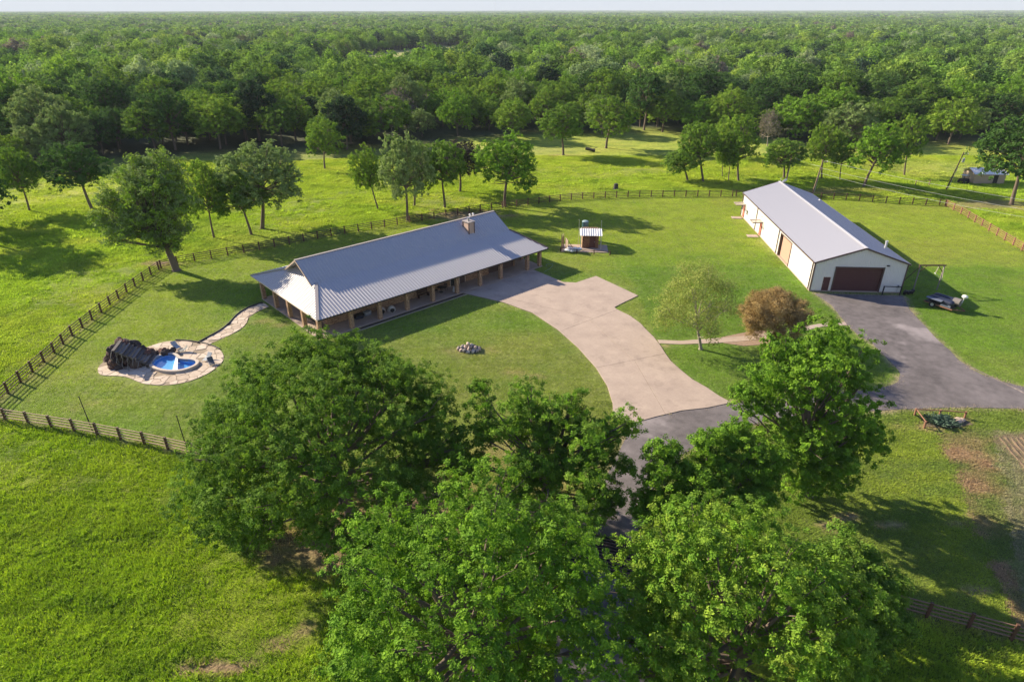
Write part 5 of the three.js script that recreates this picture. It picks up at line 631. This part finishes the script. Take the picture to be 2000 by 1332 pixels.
// ---------------------------------------------------------------- woods
{
  const R = rng(4242), spots = [];
  const open = (x, z) => MEADOWS.some((m) => inPoly(x, z, m));
  const farR = 760, st = 9.3;
  for (let z = -130; z > -farR; z -= st * 0.88) for (let x = -farR; x < farR; x += st) {
    const px = x + (R() - 0.5) * 5.4, pz = z + (R() - 0.5) * 5.4; if (pz > edgeZ(px) - 2 - 9 * vnoise(px / 17 + 5, 3) || (pz > edgeZ(px) - 24 && R() < 0.42) || Math.abs(px) > -pz * 0.84 + 16 || open(px, pz) || open(px, pz + 8) || R() < 0.05) continue;
    spots.push([px, pz, Math.hypot(px, pz)]);
  }
  spots.sort((a, b) => a[2] - b[2]);
  const kinds = ['oak', 'lime', 'deep', 'bright', 'oak2', 'mixed', 'silver', 'cedar', 'dry'];
  const pick = (x, z) => { const n = fbm(x / 60 + 3, z / 60, 3) * 0.75 + R() * 0.45 - 0.1; return n < 0.30 ? 'deep' : n < 0.39 ? 'oak' : n < 0.45 ? 'oak2' : n < 0.52 ? 'mixed' : n < 0.57 ? 'silver' : n < 0.64 ? 'bright' : n < 0.75 ? 'lime' : n < 0.80 ? 'cedar' : n < 0.84 ? 'dry' : 'mixed'; };
  const said = { oak: 'mid green rounded tree standing in the front ranks of the woods', oak2: 'broad flat topped green tree standing in the front ranks of the woods', lime: 'yellow green tree standing in the front ranks of the woods', deep: 'dark green tree standing in the front ranks of the woods', bright: 'fresh bright green tree standing in the front ranks of the woods', mixed: 'mottled light and dark green tree standing in the front ranks of the woods', silver: 'pale silvery green tree standing in the front ranks of the woods', cedar: 'blackish evergreen tree standing in the front ranks of the woods', dry: 'grey nearly leafless tree standing in the front ranks of the woods' };
  const size = () => 0.62 + Math.pow(R(), 1.3) * 0.62;
  let near = 0; const rest = [];
  for (const s of spots) { if (near < 300) { near++; const rim = edgeZ(s[0]) - s[1] < 26 && R() < 0.62, k = rim ? ['lime', 'silver', 'mixed', 'lime', 'bright'][Math.floor(R() * 5)] : pick(s[0], s[1]), q = size() + 0.08, t = addTree('woodland_tree', said[k], s[0], s[1], K[k], 'tree', 'trees in the front ranks of the woods: ' + k, R() * 6.28, [q * (0.9 + 0.3 * R()), q * (0.85 + 0.3 * R()), q * (0.9 + 0.3 * R())]); t.position.y -= (0.3 + 2.2 * R()) * q; } else rest.push(s); }
  // the rest of the woods as one mass
  const woods = new THREE.Group(); woods.name = 'far_woods'; woods.userData = { label: 'dense green woods covering the land to the horizon', category: 'woods', kind: 'stuff' }; scene.add(woods);
  const lowTree = (seed, cols, o = {}) => { const b = new Build(); growTree({ seed, cols, into: b, merge: true, ch: 7.6, rh: 5.4, rv: 4.8, size: 0.78, spread: 0.7, leaves: 6, lobes: 14, sprigs: 420, trunk: 0.25, twigs: 0, sides: 4, limbs: 0.3, ...o }); return b.geo(false); };
  const white = [[1, 1, 1], [0.84, 0.86, 0.9], [1.15, 1.1, 1]].map((c) => c.map((v) => v));
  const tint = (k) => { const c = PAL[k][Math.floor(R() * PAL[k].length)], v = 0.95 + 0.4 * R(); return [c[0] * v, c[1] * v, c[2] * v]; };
  const M4 = new THREE.Matrix4(), Q = new THREE.Quaternion(), Y = new THREE.Vector3(0, 1, 0), col = new THREE.Color();
  const fill = (name, geos, list, scaleFn) => { const by = geos.map(() => []); for (const s of list) by[Math.floor(R() * geos.length)].push(s); by.forEach((L, i) => { if (!L.length) return; const im = new THREE.InstancedMesh(geos[i], leafMat, L.length); im.name = name; im.userData.kind = 'stuff'; im.castShadow = im.receiveShadow = true; L.forEach((s, j) => { const k = scaleFn(s); Q.setFromAxisAngle(Y, R() * 6.28); M4.compose(new THREE.Vector3(s[0], hillY(s[0], s[1]) - 0.2, s[1]), Q, new THREE.Vector3(k[0], k[1], k[0])); im.setMatrixAt(j, M4); const kd = pick(s[0], s[1]), c = tint(kd === 'oak2' || kd === 'mixed' ? 'oak' : kd); const dry = kd === 'dry'; col.setRGB(c[0] * (dry ? 0.85 : 1.08), c[1] * (dry ? 0.85 : 1.02), c[2] * (dry ? 0.9 : 1.6)); im.setColorAt(j, col); }); woods.add(im); }); };  // green crowns pushed bluer and greyer: distance haze painted into the instance colour
  const bark = [1.4, 0.9, 2.5];
  const mids = [[0, 24], [1, 20], [2, 28], [3, 22]].map(([i, lb]) => lowTree(700 + i, white, { lobes: lb, lobeSize: 0.8, bark, ragged: 0.26 + 0.06 * i, rv: 4.4 + 0.4 * i, hollow: i === 1 }));
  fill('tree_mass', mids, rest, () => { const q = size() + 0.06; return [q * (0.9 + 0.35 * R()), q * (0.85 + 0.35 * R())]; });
  const lows = [0, 1, 2].map((i) => lowTree(720 + i, white, { lobes: 9, sprigs: 110, leaves: 4, size: 1.7, spread: 1.0, limbs: 0, bark }));
  const ring2 = []; for (let z = -farR * 0.62; z > -2300; z -= 9.2) { const w = -z * 0.84 + 20; for (let x = -w; x < w; x += 10.5) { const px = x + (R() - 0.5) * 8, pz = z + (R() - 0.5) * 8, d = Math.hypot(px, pz); if (Math.abs(px) < farR && pz > -farR + 3) continue; if (open(px, pz) || open(px, pz + 14)) continue; ring2.push([px, pz]); } }
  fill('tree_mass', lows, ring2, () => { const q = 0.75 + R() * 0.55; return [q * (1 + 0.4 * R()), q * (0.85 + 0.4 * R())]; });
  // farther off only the broken top of the canopy can be made out
  const patch = (seed) => { const r = rng(seed), b = new Build(); for (let k = 0; k < 16; k++) { const x = (r() - 0.5) * 46, z = (r() - 0.5) * 46, rr = 4 + r() * 4, h = 5 + r() * 5; for (let j = 0; j < 34; j++) { let u = r() * 1.3 - 0.3; const a = r() * 6.28, q = Math.sqrt(1 - u * u), nx = Math.cos(a) * q, nz = Math.sin(a) * q; b.leaf(x + nx * rr, h + u * rr, z + nz * rr, nx * 0.8 + (r() - 0.5) * 0.6, u * 0.8 + 0.2, nz * 0.8 + (r() - 0.5) * 0.6, 4.2, 3.4, r, [0.8 + r() * 0.4, 0.8 + r() * 0.4, 0.9]); } } return b.geo(false); };
  const patches = [1, 2, 3].map((i) => patch(800 + i)), ring3 = [];
  for (let z = -2250, s = 34; z > -14000; z -= s, s = Math.min(120, s * 1.02)) { const w = -z * 0.84 + 60; for (let x = -w; x < w; x += 38 + (s - 34) * 0.3) { const px = x + (R() - 0.5) * 26, pz = z + (R() - 0.5) * s * 0.7; if (open(px, pz) || (pz < -2600 && pz > -9000 && fbm(px / 420 + 9, pz / 260, 2) > 0.70)) continue; ring3.push([px, pz]); } }
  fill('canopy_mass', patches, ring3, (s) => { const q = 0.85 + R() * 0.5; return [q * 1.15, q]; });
  console.log('woods', near, rest.length, ring2.length, ring3.length);
}

// ---------------------------------------------------------------- grass
{
  const R = rng(31), tuft = (seed, n, h, w) => { const r = rng(seed), b = new Build(); for (let i = 0; i < n; i++) { const a = r() * 6.28, l = w * (0.3 + 0.7 * r()), ox = (r() - 0.5) * w * 0.7, oz = (r() - 0.5) * w * 0.7, y = h * (0.5 + 0.7 * r()), s = 0.035 + 0.03 * r(), dx = -Math.sin(a) * s, dz = Math.cos(a) * s, v = 0.85 + 0.3 * r(); b.p.push(ox - dx, -0.03, oz - dz, ox + dx, -0.03, oz + dz, ox + Math.cos(a) * l * 0.6, y, oz + Math.sin(a) * l * 0.6); for (let k = 0; k < 3; k++) b.c.push(v, v, v); b.i.push(b.n, b.n + 1, b.n + 2); b.n += 3; } return b.geo(false); };
  const grassMat = new THREE.MeshPhysicalMaterial({ vertexColors: true, roughness: 1, transmission: 0.4, thickness: 0, side: THREE.DoubleSide, specularIntensity: 0.3 });
  const noGo = [DRIVE, ROAD, WALK, BED, PATIO, PATH, HSLAB, BARN, [[7.4, -99.9], [15, -99.9], [15, -95.8], [7.4, -95.8]], [hw(4, -1.2), hw(21, -1.2), hw(21, 0), hw(4, 0)]];
  const bare = (x, z) => DIRT.some(([px, pz, rx, rz, st]) => st > 0.5 && Math.hypot((x - px) / rx, (z - pz) / rz) < 0.75 + 0.3 * vnoise(x * 2, z * 2));
  const tilled = (x, z) => x + 0.2 * (z + 40) > 42.4 && z > -47.2 && z < -34 && x < 52 && vnoise(x * 1.7, z * 1.7) < 0.72;
  const free = (x, z) => !bare(x, z) && !tilled(x, z) && !noGo.some((P) => inPoly(x, z, P));
  const sow = (label, name, geos, spots, bright) => { const g = new THREE.Group(); g.name = name; g.userData = { label, category: 'grass', kind: 'stuff' }; scene.add(g); const M4 = new THREE.Matrix4(), Q = new THREE.Quaternion(), Y = new THREE.Vector3(0, 1, 0), col = new THREE.Color(); geos.forEach((geo, gi) => { const L = spots.filter((_, i) => i % geos.length === gi), im = new THREE.InstancedMesh(geo, grassMat, L.length); im.name = 'grass_blades'; im.userData.kind = 'stuff'; im.receiveShadow = im.castShadow = true; L.forEach(([x, z, s, y], j) => { Q.setFromAxisAngle(Y, R() * 6.28); M4.compose(new THREE.Vector3(x, y, z), Q, new THREE.Vector3(s, s * (0.7 + 0.6 * R()), s)); im.setMatrixAt(j, M4); const c = groundColor(x, z), v = 0.95 + 0.3 * R(); col.setRGB(c[0] * v * bright, c[1] * v * bright, c[2] * v * bright); im.setColorAt(j, col); }); g.add(im); }); };
  // sods: square patches of many blades, laid over lawn and pasture
  const sod = (seed, side, n, h, w) => { const r = rng(seed), b = new Build(); for (let i = 0; i < n; i++) { const a = r() * 6.28, ox = (r() - 0.5) * side, oz = (r() - 0.5) * side, y = h * (0.45 + 0.8 * r()), l = y * (0.3 + 0.9 * r()), s = w * (0.6 + 0.8 * r()), dx = -Math.sin(a) * s, dz = Math.cos(a) * s, v = 0.75 + 0.5 * r(); b.p.push(ox - dx, -0.02, oz - dz, ox + dx, -0.02, oz + dz, ox + Math.cos(a) * l, y, oz + Math.sin(a) * l); for (let k = 0; k < 3; k++) b.c.push(v * (0.94 + 0.12 * r()), v, v); b.i.push(b.n, b.n + 1, b.n + 2); b.n += 3; } return b.geo(false); };
  const banks = [DRIVE, ROAD, WALK, BED, PATIO, PATH, HSLAB, BARN], clear = (x, z, m) => free(x, z) && !banks.some((P) => lineDist(x, z, P, true) < m);
  const lawnSods = [], fieldSods = [];
  for (let z = -15; z > -134; z -= 1.12) for (let x = -54; x < 88; x += 1.12) { const px = x + (R() - 0.5) * 0.4, pz = z + (R() - 0.5) * 0.4; if (Math.abs(px) > -pz * 0.86 + 10 || !inPoly(px, pz, YARD) || !clear(px, pz, 0.62)) continue; lawnSods.push([px, pz, 1 + 0.15 * R(), 0]); }
  for (let z = -15; z > -172; z -= 1.3) for (let x = -140; x < 140; x += 1.3) { const px = x + (R() - 0.5) * 0.5, pz = z + (R() - 0.5) * 0.5; if (Math.abs(px) > -pz * 0.86 + 10 || inPoly(px, pz, YARD) || !free(px, pz) || (Math.abs(px) < 12 && lineDist(px, pz, ROAD, true) < 0.7) || pz < edgeZ(px) - 3 || distYard(px, pz) < 0.5) continue; fieldSods.push([px, pz, (0.75 + 0.75 * fbm(px / 2.4, pz / 1.7, 3)) * 1.1, 0]); }
  const pasture = [], lawn = [];
  for (let i = 0; i < 600000 && pasture.length < 70000; i++) { // thicker close to the camera
    const z = -16 - Math.pow(R(), 1.6) * 150, w = Math.min(140, -z * 0.95 + 16), x = (R() * 2 - 1) * w; if (inPoly(x, z, YARD) || z < edgeZ(x) + 2 || !free(x, z) || distYard(x, z) < 0.15) continue;
    const clump = fbm(x / 2.2 + 3, z / 1.4 + 8, 3); if (clump < 0.22 + 0.15 * R()) continue; pasture.push([x, z, (0.6 + 0.5 * R()) * (0.6 + 0.7 * smooth(0.42, 0.7, clump)) * (1 + 0.7 * smooth(-50, -120, z)), 0]);
  }
  for (let i = 0; i < 400000 && lawn.length < 45000; i++) { const z = -22 - Math.pow(R(), 1.35) * 105, w = Math.min(100, -z * 0.9 + 12), x = (R() * 2 - 1) * w; if (!inPoly(x, z, YARD) || !free(x, z)) continue; const rough = z > -53 && x > 8 ? 1.5 : 1; if (rough === 1 && R() < 0.45) continue; lawn.push([x, z, (rough > 1 ? 0.8 + 0.6 * R() : 0.26 + 0.2 * R()) * (1 + 0.5 * smooth(-60, -110, z)), 0]); }
  sow('long tufted grass growing over the pasture outside the fence', 'pasture_grass', [tuft(1, 15, 0.2, 0.5), tuft(2, 13, 0.15, 0.55), tuft(3, 16, 0.22, 0.45)], pasture, 1.5);
  sow('short mown grass covering the lawn inside the fence', 'lawn_grass', [tuft(4, 9, 0.08, 0.36), tuft(5, 9, 0.07, 0.4)], lawn, 1.6);
  sow('close carpet of short blades over the mown lawn', 'lawn_turf', [sod(11, 1.4, 420, 0.075, 0.02), sod(12, 1.4, 420, 0.065, 0.022)], lawnSods, 1.98);
  sow('thick carpet of long blades over the open pasture', 'pasture_turf', [sod(13, 1.6, 380, 0.17, 0.026), sod(14, 1.6, 380, 0.14, 0.03)], fieldSods, 1.4);
}
renderer.render(scene, camera);
